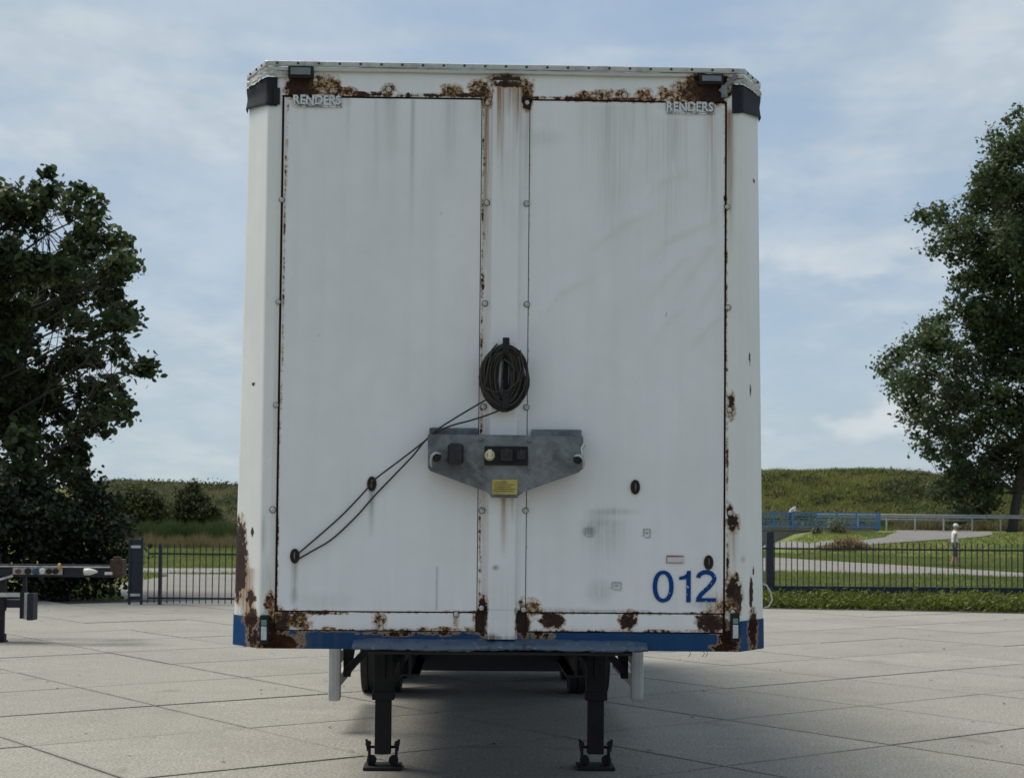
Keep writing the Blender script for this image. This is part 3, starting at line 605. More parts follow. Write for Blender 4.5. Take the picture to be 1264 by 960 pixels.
# crumpled corner lips and navy corner caps
def capband(s, seed):
    r = np.random.default_rng(seed)
    base = [(s*1.085, -.010), (s*1.12, -.014), (s*1.134, -.009), (s*1.142, .0), (s*1.258, .205), (s*1.264, .226), (s*1.265, .30)]
    P = densify(base, .012); zs = np.linspace(3.656, 3.798, 13); bm = bmesh.new(); rows = []
    for i, z in enumerate(zs):
        bulge = .0045*math.exp(-((z-3.663)/.007)**2)+.004*math.sin((z-3.65)*62)*.5; row = []
        for x, y in P:
            k = max(0, (abs(x)-1.10)); row.append(bm.verts.new((x+s*bulge*min(1, k*8), y-bulge*.9, z+.036*max(0, min(1, (abs(x)-1.12)/.14))*(1-.7*i/12)+.004*math.sin(k*14)*(1-i/12)+.012*max(0, .05-k)*4*(1 if i < 3 else 0))))
        rows.append(row)
    for A, B in zip(rows, rows[1:]):
        for k in range(len(A)-1): bm.faces.new((A[k], A[k+1], B[k+1], B[k]))
    me = bpy.data.meshes.new('corner_cap'); bm.to_mesh(me); bm.free(); return autosmooth(link('corner_cap', me, NAVYCAP, T), 50)
capband(-1, 3); capband(1, 4)
def cornerlip(s, seed):
    r = np.random.default_rng(seed); base = [(s*1.03, -.012), (s*1.12, -.018), (s*1.144, -.006), (s*1.262, .205), (s*1.267, .23), (s*1.268, .3)]
    P = densify(base, .018); bm = bmesh.new(); rows = []
    for i, z in enumerate(np.linspace(3.796, 3.834, 7)):
        rows.append([bm.verts.new((x+s*r.normal()*.0025, y+r.normal()*.004-(.008 if i in (0, 3) else 0), z+r.normal()*.002)) for x, y in P])
    for A, B in zip(rows, rows[1:]):
        for k in range(len(A)-1): bm.faces.new((A[k], A[k+1], B[k+1], B[k]))
    me = bpy.data.meshes.new('corner_lip'); bm.to_mesh(me); bm.free(); setwear(me); return autosmooth(link('corner_lip', me, LIPMAT, T), 30)
cornerlip(-1, 8); cornerlip(1, 9)
# top marker lamps
for u0, u1, v0, v1 in ((356, 387, 82, 97), (863, 893, 92, 105)):
    x0, z1 = F(u0, v0, -.03); x1, z0 = F(u1, v1, -.03)
    h = MB().box(x0, x1, -.042, -.004, z0, z1, .004).build('marker_lamp', BLACK, T)
    MB().box(x0+.012, x1-.012, -.050, -.043, z0+.012, z1-.01, .003).build('lens', LENS, h)
x0, z0 = F(893, 120); MB().bar((x0-.02, -.02, z0+.02), (x0+.06, -.03, z0+.10), .012, .02, .002).bar((x0, -.022, z0-.01), (x0, -.022, z0+.05), .03, .02, .003).build('hinge_bracket', GALV, T)
MB().box(-1.10, -1.072, -.022, -.008, 3.665, 3.745, .003).build('hinge_bracket', BLACK, T)
# lower side lamps
for u, v in ((326.5, 776), (907, 774)):
    x, z = F(u, v, -.02); h = MB().box(x-.021, x+.021, -.036, -.004, z-.068, z+.066, .006).build('side_lamp', BLACK, T)
    MB().box(x-.013, x+.013, -.046, -.037, z-.050, z+.014, .004).build('lens', LENSW, h); MB().box(x-.013, x+.013, -.045, -.037, z+.017, z+.044, .004).build('lens', LENSG, h)
# bolts along the seams
bo = MB(); bo.lathe([(0, .0155), (-.002, .0155), (-.0022, .0125), (-.008, .0118), (-.012, .008), (-.013, .001)], (0, 0, 0), 'Y', 12); bom = bo.mesh('bolt'); bom.materials.append(BOLT); bom.materials.append(DARKRUST)
for p in bom.polygons:
    p.use_smooth = True
    if p.center.y > -.0035: p.material_index = 1
for u, v in ((348, 247), (344, 373), (341, 500), (337, 629), (601, 251), (598.5, 375), (597, 502), (595, 630), (594.5, 750), (650, 252), (650, 376), (649.5, 503), (648.5, 630), (646, 752), (897.5, 256), (898.5, 380), (900, 506), (901, 633), (904, 755), (602, 128), (650.5, 127.5), (480, 111), (771, 118.5), (563, 758)):
    x, z = F(u, v); yy = -.008 if (abs(x) < .13 or abs(x) > 1.06) else -.005
    o = link('bolt', bom, None, T); o.location = (x, yy, z); o.scale = (random.uniform(.85, 1.05),)*3
# eyelets for the cord
def eyelet(u, v):
    x, z = F(u, v); m = MB(); pts = [(x+.0165*math.cos(a), -.006, z+.029*math.sin(a)) for a in np.linspace(0, 2*math.pi, 20, endpoint=False)]
    m.tube(pts, .0065, 8, closed=True); m.prism([(x+.017*math.cos(a), z+.03*math.sin(a)) for a in np.linspace(0, 2*math.pi, 16, endpoint=False)], -.007, -.001)
    o = m.build('eyelet', DARKRUST, T); r = MB(); r.tube([(x, -.008, z-.018), (x, -.021, z-.008), (x, -.021, z+.008), (x, -.008, z+.018)], .0038, 6); r.build('eye_ring', GALV, o); autosmooth(o, 40)
for q in ((364, 686), (459, 597), (784, 601), (874.5, 694)): eyelet(*q)
# pockets left by a removed holder
for u, v, w_, h_ in ((727, 657, 9, 10), (798.5, 658, 8, 10), (761, 723, 11, 9)):
    x, z = F(u, v); a, b = w_/522., h_/522.
    m = MB(); m.bar((x-a, -.003, z+b), (x+a, -.003, z+b), .004, .004).bar((x-a, -.003, z-b*.8), (x-a, -.003, z+b), .004, .004).bar((x+a, -.003, z-b), (x+a, -.003, z+b), .003, .003).bar((x-a*.6, -.003, z-b), (x+a, -.003, z-b), .003, .003).bar((x-a*.4, -.004, z+b*.1), (x+a*.4, -.004, z+b*.1), .006, .007)
    m.build('holder_mark', simple('mark_grime', (.36, .36, .35), .8, 0, .4, 50, (.5, .5, .5), .5, .1) if 'mark_grime' not in MATS else MATS['mark_grime'], T)
# sticker
x, z = F(833, 690); st = MB().box(x-.041, x+.041, -.0055, -.0035, z-.019, z+.019, 0, None).build('sticker', STICKER, T)
m = MB(); m.box(x-.040, x+.040, -.0072, -.0058, z+.011, z+.018); m.box(x-.040, x+.040, -.0072, -.0058, z-.018, z-.0145); m.box(x-.040, x-.037, -.0072, -.0058, z-.014, z+.0105); m.build('sticker_print', REDMARK, st)
# number 012
def stroke_digit(kind):
    bm = bmesh.new()
    if kind == '0':
        n = 48
        def sup(k, a, b, e): c, s_ = math.cos(k), math.sin(k); return (math.copysign(abs(c)**e, c)*a, math.copysign(abs(s_)**e, s_)*b)
        o = [sup(2*math.pi*k/n, .0495, .0755, .92) for k in range(n)]; i = [sup(2*math.pi*k/n, .0285, .0575, .95) for k in range(n)]
        vo = [bm.verts.new((a, 0, b)) for a, b in o]; vi = [bm.verts.new((a, 0, b)) for a, b in i]
        for k in range(n): bm.faces.new((vo[k], vo[(k+1) % n], vi[(k+1) % n], vi[k]))
    elif kind == '1':
        for poly in ([(.006, -.0745), (.027, -.0745), (.027, .0745), (.010, .0745), (.006, .060)], [(.010, .0745), (.006, .060), (-.004, .0515), (-.028, .0455), (-.028, .031), (.006, .0345)][::1]):
            bm.faces.new([bm.verts.new((a, 0, b)) for a, b in poly])
    else:
        pts = [(-.0375, .030)]+[(.0385*math.cos(a), .036+.0295*math.sin(a)) for a in np.linspace(math.pi*.97, -.35, 18)]+[(.027, .012), (.012, -.006), (-.010, -.026), (-.026, -.042), (-.034, -.055), (-.0385, -.064)]
        pts = [(a, b) for a, b in pts[1:]]; L = []; R_ = []
        for k in range(len(pts)):
            a = pts[max(0, k-1)]; b = pts[min(len(pts)-1, k+1)]; dx, dz = b[0]-a[0], b[1]-a[1]; q = math.hypot(dx, dz); h = .0103
            L.append(bm.verts.new((pts[k][0]-dz/q*h, 0, pts[k][1]+dx/q*h))); R_.append(bm.verts.new((pts[k][0]+dz/q*h, 0, pts[k][1]-dx/q*h)))
        for k in range(len(pts)-1): bm.faces.new((L[k], L[k+1], R_[k+1], R_[k]))
        bm.faces.new([bm.verts.new((a, .0003, b)) for a, b in [(-.0495, -.0745), (.0475, -.0745), (.0475, -.0565), (-.045, -.0565)]])
    bmesh.ops.recalc_face_normals(bm, faces=bm.faces[:])
    r = bmesh.ops.extrude_face_region(bm, geom=bm.faces[:]); 
    for v in [g for g in r['geom'] if isinstance(g, bmesh.types.BMVert)]: v.co.y += -.0015
    bmesh.ops.recalc_face_normals(bm, faces=bm.faces[:])
    me = bpy.data.meshes.new('digit_'+kind); bm.to_mesh(me); bm.free(); return me
for kind, u, v in (('0', 818.5, 723.5), ('1', 845.5, 723.5), ('2', 871.5, 723)):
    x, z = F(u, v); me = stroke_digit(kind); me.transform(Matrix.Translation((x, -.0035, z)))
    a = me.attributes.new('wear', 'FLOAT_COLOR', 'POINT'); a.data.foreach_set('color', np.zeros(len(me.vertices)*4, np.float32))
    link('digit', me, DIGIT, T)
# worn lettering in the upper corners
def text(body, x, z, h, wd, y, ext, off, mat, name, parent):
    cu = bpy.data.curves.new('t', 'FONT'); cu.body = body; cu.size = h*1.37; cu.extrude = ext; cu.offset = off; cu.align_x = 'CENTER'; cu.space_character = 1.02; cu.resolution_u = 3
    o = bpy.data.objects.new('t', cu); COL.objects.link(o); bpy.context.view_layer.update()
    me = bpy.data.meshes.new_from_object(o.evaluated_get(bpy.context.evaluated_depsgraph_get())); bpy.data.objects.remove(o)
    me.transform(Matrix.Rotation(rad(90), 4, 'X')); co = [v.co.x for v in me.vertices]; k = wd/(max(co)-min(co)); mid = (max(co)+min(co))/2
    me.transform(Matrix.Translation((x, y, z)) @ Matrix.Diagonal((k, 1, 1, 1)) @ Matrix.Translation((-mid, 0, 0)))
    return link(name, me, mat, parent)
for u, v in ((392, 130), (852, 138.5)):
    x, z = F(u, v)
    d = text('RENDERS', x, z+.002, .046, .232, -.0042, .0008, .0042, LETTERD, 'worn_lettering', T); text('RENDERS', x-.002, z+.0035, .044, .222, -.0062, .0008, .0008, LETTERW, 'letter_face', d)
    MB().bar((x-.118, -.0042, z-.008), (x+.118, -.0042, z-.008), .004, .004).build('underline', LETTERD, d)
# --- coupling bracket
def PP(pts, y): return [F(u, v, y) for u, v in pts]
BY = -.135
br = MB(); br.prism(PP([(528, 536), (720, 539), (720, 578), (714, 583), (646, 607), (640, 612), (606, 612), (601, 607), (531, 581), (528, 577)], BY), BY, BY+.006, .0015); brk = br.build('coupling_bracket', GALV, T)
m = MB()
xa, za = F(529, 536, BY); xb, _ = F(719, 538, BY); m.box(xa, xb, BY+.0065, -.012, za-.004, za+.0015)
for s_, u in ((1, 529.5), (-1, 718.5)):
    x, z1 = F(u, 537, BY); _, z0 = F(u, 577, BY); m.box(x-.002, x+.002, BY+.007, -.012, z0, z1-.006)
x0, z0 = F(607, 613, BY); x1, _ = F(640, 613, BY); m.box(x0, x1, BY+.007, -.05, z0-.002, z0+.004)
m.build('bracket_return', GALV, brk)
for u0, u1, v0, v1 in ((530, 590, 527.5, 545), (656, 718, 529.5, 546)):
    x0, z1 = F(u0, v0, -.03); x1, z0 = F(u1, v1, -.03); t_ = MB().box(x0, x1, -.034, -.010, z0, z1, .006).build('mounting_tab', GALV, brk)
cx0, cz1 = F(598, 550.5, BY); cx1, cz0 = F(651.5, 574.5, BY)
MB().box(cx0, cx1, BY-.012, BY-.0005, cz0, cz1, .004).build('socket_plate', BLACK, brk)
def sock(u, v, r, mat, lid, name='socket', dep=.03):
    x, z = F(u, v, BY); y = BY-.0125; m = MB(); m.lathe([(0, r*1.12), (-.006, r*1.12), (-.007, r), (-dep, r), (-dep-.004, r*.85), (-dep-.004, r*.6), (-dep+.006, r*.55)], (x, y, z), 'Y', 20); o = m.build(name, mat, brk); autosmooth(o, 40)
    if lid: MB().box(x-r*1.05, x+r*1.05, y-dep-.012, y-dep-.0045, z-r*1.0, z+r*1.1, .004).box(x-r*.35, x+r*.35, y-dep-.02, y-dep-.0125, z-r*.2, z+r*1.25, .003).build('socket_lid', RUBBER, brk)
    return o
o = sock(604.5, 562, .022, BRASS, False, 'air_coupling', .026); x, z = F(604.5, 562, BY); MB().box(x-.010, x+.010, BY-.048, BY-.0425, z-.018, z+.026, .003).build('coupling_tab', BRASS, brk)
sock(625, 562.5, .026, BLACK, True); sock(643, 562, .019, BLACK, True, 'socket', .02)
x0, z1 = F(553, 549, BY); x1, z0 = F(572, 572, BY); o = MB().box(x0, x1, BY-.045, BY-.0005, z0, z1, .007).build('trailer_socket', BLACK, brk); MB().box(x0+.008, x1-.008, BY-.058, BY-.0455, z0-.004, z1+.006, .004).build('socket_lid', RUBBER, brk)
for u, v in ((573, 555), (551.5, 566), (593, 543), (653, 544), (593, 577), (653, 577.5)):
    x, z = F(u, v, BY); bb = MB(); bb.lathe([(0, .0085), (-.006, .008), (-.008, .004), (-.0082, .001)], (x, BY-.0006, z), 'Y', 8); bb.build('bracket_bolt', GALV, brk, True)
def palm(u, v, flip):
    x, z = F(u, v, BY); m = MB(); s_ = -1 if flip else 1
    m.lathe([(0, .021), (-.03, .021), (-.034, .016), (-.05, .015), (-.054, .010), (-.055, .002)], (x, BY-.001, z), 'Y', 14)
    o = m.build('palm_coupling', BLACK, brk); autosmooth(o, 40)
    q = MB(); q.tube([(x+s_*.018, BY-.045, z+.014), (x-s_*.004, BY-.06, z+.017), (x-s_*.020, BY-.058, z+.004), (x-s_*.026, BY-.05, z-.02), (x-s_*.022, BY-.045, z-.046)], [.005, .0075, .008, .0065, .004], 8); autosmooth(q.build('coupling_lever', CHROME, brk), 60)
    return o
palm(539, 564, False); palm(713, 567, True)
x, z = F(716, 556, BY); q = MB(); q.tube([(x-.012, BY-.03, z-.05), (x+.008, BY-.05, z-.02), (x+.003, BY-.05, z+.01), (x+.014, BY-.03, z+.028), (x+.024, BY-.02, z+.018)], .0042, 6); q.build('tie_string', WHITEPL, brk, True)
x0, z1 = F(607.5, 591.5, BY); x1, z0 = F(638.5, 610, BY); yp = MB().box(x0, x1, BY-.0045, BY-.0008, z0, z1, .001).build('name_plate', YELLOW, brk)
m = MB()
for i, (a, b) in enumerate(((.12, .6), (.06, .9), (.08, .75), (.06, .92), (.1, .85))): zz = z1-(z1-z0)*(.2+.15*i); m.box(x0+(x1-x0)*a, x0+(x1-x0)*b, BY-.0058, BY-.0046, zz-.0016, zz+.0016)
m.build('plate_print', PLATEMARK, brk)
# --- cord hook on the centre post
hx, hz0 = F(623, 506, -.05); _, hz1 = F(625, 419, -.05); hk = MB(); hx += .002
hk.box(hx-.013, hx+.013, -.062, -.0465, hz0+.01, hz1-.012, .002)
hk.box(hx-.017, hx+.017, -.120, -.0625, hz1-.070, hz1-.052, .004).box(hx-.016, hx+.016, -.137, -.118, hz1-.075, hz1, .005)
hk.box(hx-.017, hx+.017, -.120, -.0625, hz0+.052, hz0+.070, .004).box(hx-.016, hx+.016, -.137, -.118, hz0, hz0+.078, .005)
hook = hk.build('cord_hook', BLACK, T)
# --- bent plate along the kingpin coupler
def ledge():
    bm = bmesh.new(); r = np.random.default_rng(4); xs = np.linspace(-.692, .69, 70); rows = []
    for k, (y, z) in enumerate(((-.0095, 1.146), (-.05, 1.132), (-.082, 1.118), (-.086, 1.104), (-.078, 1.096), (-.01, 1.092))):
        rows.append([bm.verts.new((x+(.01 if k > 1 else 0)*(-1 if x < 0 else 1)*0, y+r.normal()*.0012, z+(r.normal()*.0022 if 0 < k < 5 else 0)+.003*math.sin(x*8+1)-(.012*max(0, abs(x)-.6)/.09 if k < 3 else 0))) for x in xs])
    for A, B in zip(rows, rows[1:]):
        for k in range(len(xs)-1): bm.faces.new((A[k], A[k+1], B[k+1], B[k]))
    for e in (0, -1): bm.faces.new([q[e] for q in rows])
    bmesh.ops.recalc_face_normals(bm, faces=bm.faces[:]); me = bpy.data.meshes.new('ledge'); bm.to_mesh(me); bm.free(); return me
o = autosmooth(link('coupler_plate', ledge(), LEDGE, T), 40)
MB().box(-.62, .62, -.06, 2.2, 1.075, 1.09, .003).build('rubbing_plate', BLACK, T)
# --- chassis
for s in (-1, 1):
    m = MB(); m.box(s*.52-.06, s*.52+.06, 2.25, 12, 1.06, 1.0745).box(s*.52-.008, s*.52+.008, 2.4, 12, .74, 1.0595).box(s*.52-.06, s*.52+.06, 2.4, 12, .725, .7395); m.build('chassis_beam', NAVYDARK, T)
for k in range(7): MB().box(-1.2, 1.2, 3.6+k*1.2, 3.66+k*1.2, .985, 1.058).build('cross_member', NAVYDARK, T)
MB().box(-.50, .50, 5.3, 5.36, .70, .98, .005).build('cross_plate', NAVYDARK, T)
MB().box(-.49, .49, 3.45, 3.51, .66, 1.055, .005).build('leg_cross_brace', NAVYDARK, T)
# landing legs
def leg(u, s):
    p = gnd(u, 951); x, y = p.x, p.y+.13
    lg = MB().box(x-.068, x+.068, y-.065, y+.065, .52, 1.055, .008).box(x-.076, x+.076, y-.072, y+.072, .47, .53, .006).build('landing_leg', BLACK, T)
    MB().box(x-.055, x+.055, y-.052, y+.052, .10, .50, .006).build('inner_tube', BLACK, lg)
    m = MB(); m.box(x-.128, x+.128, y-.13, y+.13, .001, .022, .005).box(x-.10, x-.085, y-.05, y+.05, .0225, .145, .003).box(x+.085, x+.10, y-.05, y+.05, .0225, .145, .003).box(x-.105, x+.105, y-.012, y+.012, .135, .152, .003)
    f = m.build('foot', BLACK, lg)
    for q in (-1, 1):
        c = MB(); c.lathe([(-.018, .03), (-.016, .034), (.016, .034), (.018, .03)], (x+q*.075, y-.02, .058), 'Y', 12); c.build('roller', BLACK, lg, True)
        c = MB(); c.lathe([(-.02, .02), (.02, .02)], (x+q*.098, y-.03, .17), 'Y', 8); c.tube([(x+q*.10, y-.03, .12), (x+q*.112, y-.03, .2)], .009, 6); c.build('foot_lug', BLACK, lg)
    MB().bar((x, y-.066, .9), (x, y-.066, .62), .03, .02, .003).build('leg_rib', BLACK, lg)
    MB().bar((x, y+.08, .62), (s*.5, y+.9, 1.0), .05, .05, .004).build('leg_strut', BLACK, lg)
    return x, y
lx, ly = leg(471, -1); rx, ry = leg(736.5, 1)
m = MB(); m.tube([(lx+.07, ly, .86), (rx-.07, ry, .86)], .02, 8); m.build('leg_shaft', BLACK, T)
# side guards with their brackets
for s, u in ((-1, 412.5), (1, 787)):
    p = at(u, 835, 5.15); x = p.x; z0 = at(u, 865.5, 5.15).z
    g = MB(); g.box(x-.05, x+.05, 5.15, 5.25, z0, z0+.47, .03); gg = g.build('side_guard', GREYPAINT, T)
    for zz in (.08, .27): MB().box(x-.02, x+.02, 5.251, 7.2, z0+zz, z0+zz+.1, .006).build('guard_rail', GREYPAINT, gg)
    b = MB(); y = 5.35; xi = x-s*.055; b.prism([(xi, 1.06), (xi-s*.16, 1.06), (xi-s*.06, .42), (xi, .42)], y, y+.012); b.build('guard_bracket', BLACK, gg)
    b = MB(); b.bar((xi-s*.03, y-.03, .47), (s*.72, y-.03, .92), .05, .06, .004); b.build('guard_brace', BLACK, gg)
    for k in range(3):
        h_ = MB(); h_.lathe([(0, .012), (-.008, .011), (-.01, .002)], (xi-s*(.04+.05*(k % 2)), y-.001, .98-.05*(k//2)), 'Y', 8); h_.build('bracket_bolt', CHROME, gg)
# wheels and axles
tyre_prof = []
R_, Wd = .50, .375
for k in range(11):
    a = -1+2*k/10; tyre_prof.append((a*Wd/2*.86, R_-.006*a*a-(0)))
def tyre_mesh():
    m = MB(); P = [(-Wd*.44, .29), (-Wd*.5, .34), (-Wd*.5, .42), (-Wd*.47, .475)]
    for k in range(5):
        c = (-.42+.21*k)*Wd; P += [(c-Wd*.085, .498-.0*abs(k-2)), (c+Wd*.085, .498)]
        if k < 4: P += [(c+Wd*.088, .484), (c+Wd*.122, .484)]
    P += [(Wd*.47, .475), (Wd*.5, .42), (Wd*.5, .34), (Wd*.44, .29)]
    m.lathe(P, (0, 0, 0), 'X', 40); me = m.mesh('tyre'); return me
TY = tyre_mesh(); TY.materials.append(RUBBER)
rm = MB(); rm.lathe([(-.15, .288), (-.15, .25), (-.02, .23), (.0, .10), (.10, .09), (.11, .05)], (0, 0, 0), 'X', 24); RIM = rm.mesh('rim'); RIM.materials.append(BLACK)
for y in (8.12, 9.45):
    for s in (-1, 1):
        wh = link('wheel', TY, None, T); wh.location = (s*1.02, y, .498); autosmooth(wh, 30)
        r = link('rim', RIM, None, wh); r.rotation_euler = (0, 0, 0 if s > 0 else math.pi)
    MB().tube([(-.9, y, .5), (.9, y, .5)], .065, 10).build('axle', BLACK, T)
    for s in (-1, 1):
        bg_ = MB(); bg_.lathe([(0, .10), (.02, .125), (.09, .11), (.12, .125), (.2, .12), (.22, .09)], (s*.45, y+.35, .48), 'Z', 14); bg_.build('air_bag', RUBBER, T, True)
        MB().bar((s*.45, y-.5, .72), (s*.45, y+.45, .46), .08, .05).build('suspension_arm', BLACK, T)
    MB().tube([(-.30, y-.6, .62), (.30, y-.6, .62)], .12, 14).build('air_tank', NAVYDARK, T)
for s in (-1, 1):
    MB().box(s*1.02-.2, s*1.02+.2, 10.2, 10.215, .25, 1.0).build('mud_flap', RUBBER, T)
MB().box(-1.2, 1.2, 11.8, 11.92, .45, .57, .01).build('rear_bumper', NAVYDARK, T)
# loose white wire by the right corner
q = MB(); a = [F(u, v, .15) for u, v in ((941, 720), (946, 722), (951, 730), (953, 740), (949, 748), (943, 750))]; q.tube([(x, .15+.0, z) for x, z in a], .0042, 6); q.build('loose_wire', WHITEPL, T, True)
q = MB()
for u, v in ((868, 803), (872, 803), (851, 803)): x, z = F(u, v); q.tube([(x, .0, z), (x+.006, -.005, z-.012), (x-.004, 0, z-.028)], .0016, 4)
q.build('loose_thread', DARKRUST, T)

# ================================================================== the cord: coil on the hook and strands to the eyelets
cm = MB(); r = random.Random(5); ccx, ccz = F(622, 466, -.08)
for k in range(46):
    rx_ = .112*r.uniform(.2, 1.0)**.75; rz_ = .085+.062*(rx_/.112)+r.uniform(-.006, .006); ph = r.uniform(-.12, .12); y0 = -.090+r.uniform(-.026, .022); ox = r.uniform(-.006, .006); oz = r.uniform(-.006, .006); pts = []
    for j in range(30):
        a = 2*math.pi*j/30; xx = rx_*math.cos(a)*(1+.05*math.sin(3*a+k)); zz = rz_*math.sin(a)*(1+.03*math.sin(2*a+k*1.7))
        pts.append((ccx+ox+xx*math.cos(ph)-zz*math.sin(ph)*.5, y0-.008*math.cos(a*2+k), ccz+oz+zz))
    cm.tube(pts, .0041, 6, closed=True)
for pts_px, y in (([(614, 424), (607, 432), (603, 450), (600, 470), (596, 480)], -.128), ([(598, 478), (610, 484), (627, 482), (640, 470), (643, 455), (640, 440)], -.130), ([(622, 443), (630, 449), (637, 458)], -.132), ([(642, 432), (646, 455), (641, 480)], -.128), ([(621, 445), (620, 460), (618, 486)], -.126)):
    cm.tube([(F(u, v, y)[0], y, F(u, v, y)[1]) for u, v in pts_px], .0040, 6)
def strand(px):
    P = []
    for u, v, y in px:
        x, z = F(u, v, y); P.append(Vector((x, y, z)))
    out = []
    for i in range(len(P)-1):
        p0 = P[max(i-1, 0)]; p1 = P[i]; p2 = P[i+1]; p3 = P[min(i+2, len(P)-1)]
        for k in range(6):
            t = k/6; out.append(.5*((2*p1)+(-p0+p2)*t+(2*p0-5*p1+4*p2-p3)*t*t+(-p0+3*p1-3*p2+p3)*t**3))
    out.append(P[-1]); cm.tube(out, .0042, 6)
strand([(607, 489, -.10), (585, 502, -.10), (560, 517, -.10), (540, 530, -.10), (522, 546, -.075), (495, 567, -.04), (462, 592, -.024), (455, 601, -.022), (425, 633, -.016), (395, 660, -.016), (368, 683, -.018)])
strand([(622, 504, -.10), (605, 511, -.10), (580, 519, -.10), (552, 527, -.10), (528, 541, -.09), (510, 562, -.05), (488, 585, -.022), (462, 612, -.014), (440, 637, -.014), (410, 665, -.014), (385, 680, -.016), (368, 690, -.018)])
co_ = cm.build('security_cord', CORD, None, True); tag(co_, 'dark cord coiled on the black hook, two strands running down to the left eyelets', 'cord')
# ================================================================== PARKED CONTAINER CHASSIS (left edge)
CY = 13.75
def Q(u, v, y=CY): p = at(u, v, y); return p.x, p.z
K = thing('container_chassis', 'dark container chassis trailer parked at the left edge in front of the bushes', 'trailer', (Q(0, 795)[0]-2, CY, 0))
Kp = K.location.copy()
def kb(mb, name, mat, parent=None, smooth=False):
    o = mb.build(name, mat, None, smooth); o.parent = parent or K
    if parent is None: o.data.transform(Matrix.Translation(-Kp))
    else: o.data.transform(Matrix.Translation(-Kp))
    return o
xe, zt = Q(146, 699.5); x0, _ = Q(0, 0); _, zb = Q(100, 712); XL = x0-7.5
b1 = kb(MB().box(XL, xe, CY, CY+.09, zb, zt, .006), 'main_beam', NAVYDARK); kb(MB().box(XL, xe-.1, CY+.85, CY+.94, zb, zt, .006), 'main_beam', NAVYDARK)
kb(MB().box(XL, xe-.02, CY-.03, CY+.0, zt-.012, zt+.004, .002), 'lit_edge_strip', ALU, None)  # added pale strip: light along the beam's top edge, put into colour
for k in range(6): kb(MB().box(xe-.5-k*1.3, xe-.42-k*1.3, CY+.0905, CY+.8495, zb+.01, zt-.02), 'cross_member', NAVYDARK)
xa, za = Q(137, 688); xb, zc_ = Q(152, 712); o = kb(MB().box(xa, xb, CY-.06, CY+.2, zc_, za-.02, .012).box(xa+.03, xb-.04, CY-.04, CY+.1, za-.02, za+.012, .008), 'twistlock_block', RUST)
xa, za = Q(130.5, 705.5); xb, zc_ = Q(140, 709); kb(MB().box(xa, xb, CY-.068, CY-.03, zc_, za, .003), 'lamp_label', WHITEPL)
xa, za = Q(17, 700.5); xb, zc_ = Q(78, 709); pn = kb(MB().box(xa, xb, CY-.05, CY-.031, zc_, za, .003), 'coupling_panel', simple('dull_panel', (.36, .34, .30), .6, 0, .2, 20, (.12, .1, .08), .6, .1))
for u, mt, r_ in ((24, REDC, .045), (36, BLACK, .055), (46, CYAN, .06), (54, WHITEPL, .05), (62, BLACK, .05), (70, BLACK, .05)):
    x, z = Q(u, 704.5); m = MB(); r_ *= .8; m.lathe([(0, r_), (-.03, r_), (-.035, r_*.6), (-.03, r_*.5), (-.03, .005)], (x, CY-.051, z), 'Y', 14); kb(m, 'coupling', mt, pn, True)
x, z = Q(74.5, 700); m = MB(); m.lathe([(-.03, .022), (.02, .026), (.05, .018), (.06, .004)], (x, CY-.05, z), 'Z', 10); kb(m, 'orange_marker', ORANGE, pn, True)
xa, z = Q(105.5, 705); xb, _ = Q(122.5, 705); m = MB(); L = xb-xa
m.lathe([(0, .030), (.004, .046), (L*.45, .046), (L*.8, .026), (L, .012)], (xa, CY-.085, z), 'X', 16); kb(m, 'marker_lamp', WHITEPL, None, True)
x, z = Q(105.5, 705); m = MB(); m.lathe([(-.004, .024), (.004, .022)], (x-.002, CY-.085, z), 'X', 12); kb(m, 'lamp_lens', REDC)
kb(MB().bar((Q(-6, 716)[0], CY-.04, Q(0, 717)[1]), (Q(17, 709)[0], CY-.04, Q(17, 710)[1]), .03, .03), 'stay_bar', ALU)
for dx in (1.0, 2.3):
    for yy in (CY-.1, CY+1.05):
        wh = link('wheel', TY, None, K); wh.location = (XL+dx-Kp.x, yy-Kp.y, .498); wh.rotation_euler = (0, 0, math.pi/2)
    kb(MB().tube([(XL+dx, CY-.05, .5), (XL+dx, CY+1.0, .5)], .06, 8), 'axle', BLACK)
# landing leg
x, zf = Q(-.5, 795); lgk = kb(MB().box(x-.055, x+.055, CY-.02, CY+.10, .42, zb-.001, .006).box(x-.042, x+.042, CY-.005, CY+.085, .09, .4195, .004), 'landing_leg', BLACK)
kb(MB().box(x-.07, x+.07, CY-.07, CY+.15, .002, .02, .004).box(x-.06, x+.06, CY-.03, CY+.11, .0205, .11, .01), 'foot', BLACK, lgk)
# lower guard
xa, za = Q(4, 731); xb, zc_ = Q(27, 736.5); kb(MB().box(xa-2.4, xb, CY-.03, CY-.005, zc_, za, .004), 'guard_rail', GREYPAINT)
xa, za = Q(26, 729.5); xb, zc_ = Q(30, 763); kb(MB().box(xa, xb, CY-.05, CY+.02, zc_, za, .004), 'guard_post', BLACK)
xa, za = Q(30, 731); xb, zc_ = Q(35.5, 764); kb(MB().box(xa, xb, CY-.03, CY+.0, zc_, za, .003), 'guard_plate', GREYPAINT)
xa, za = Q(35.5, 732); xb, zc_ = Q(42.5, 765); kb(MB().box(xa, xb, CY-.08, CY+.15, zc_, za, .008), 'guard_end', NAVYDARK)
xa, za = Q(1, 740); xb, zc_ = Q(27, 750); kb(MB().box(xa-2.4, xb, CY+.02, CY+.3, zc_, za, .004), 'side_box', NAVYDARK)
kb(MB().bar((Q(28, 731)[0], CY+.1, Q(0, 733)[1]), (Q(28, 712)[0], CY+.1, zb), .05, .05), 'guard_hanger', NAVYDARK)

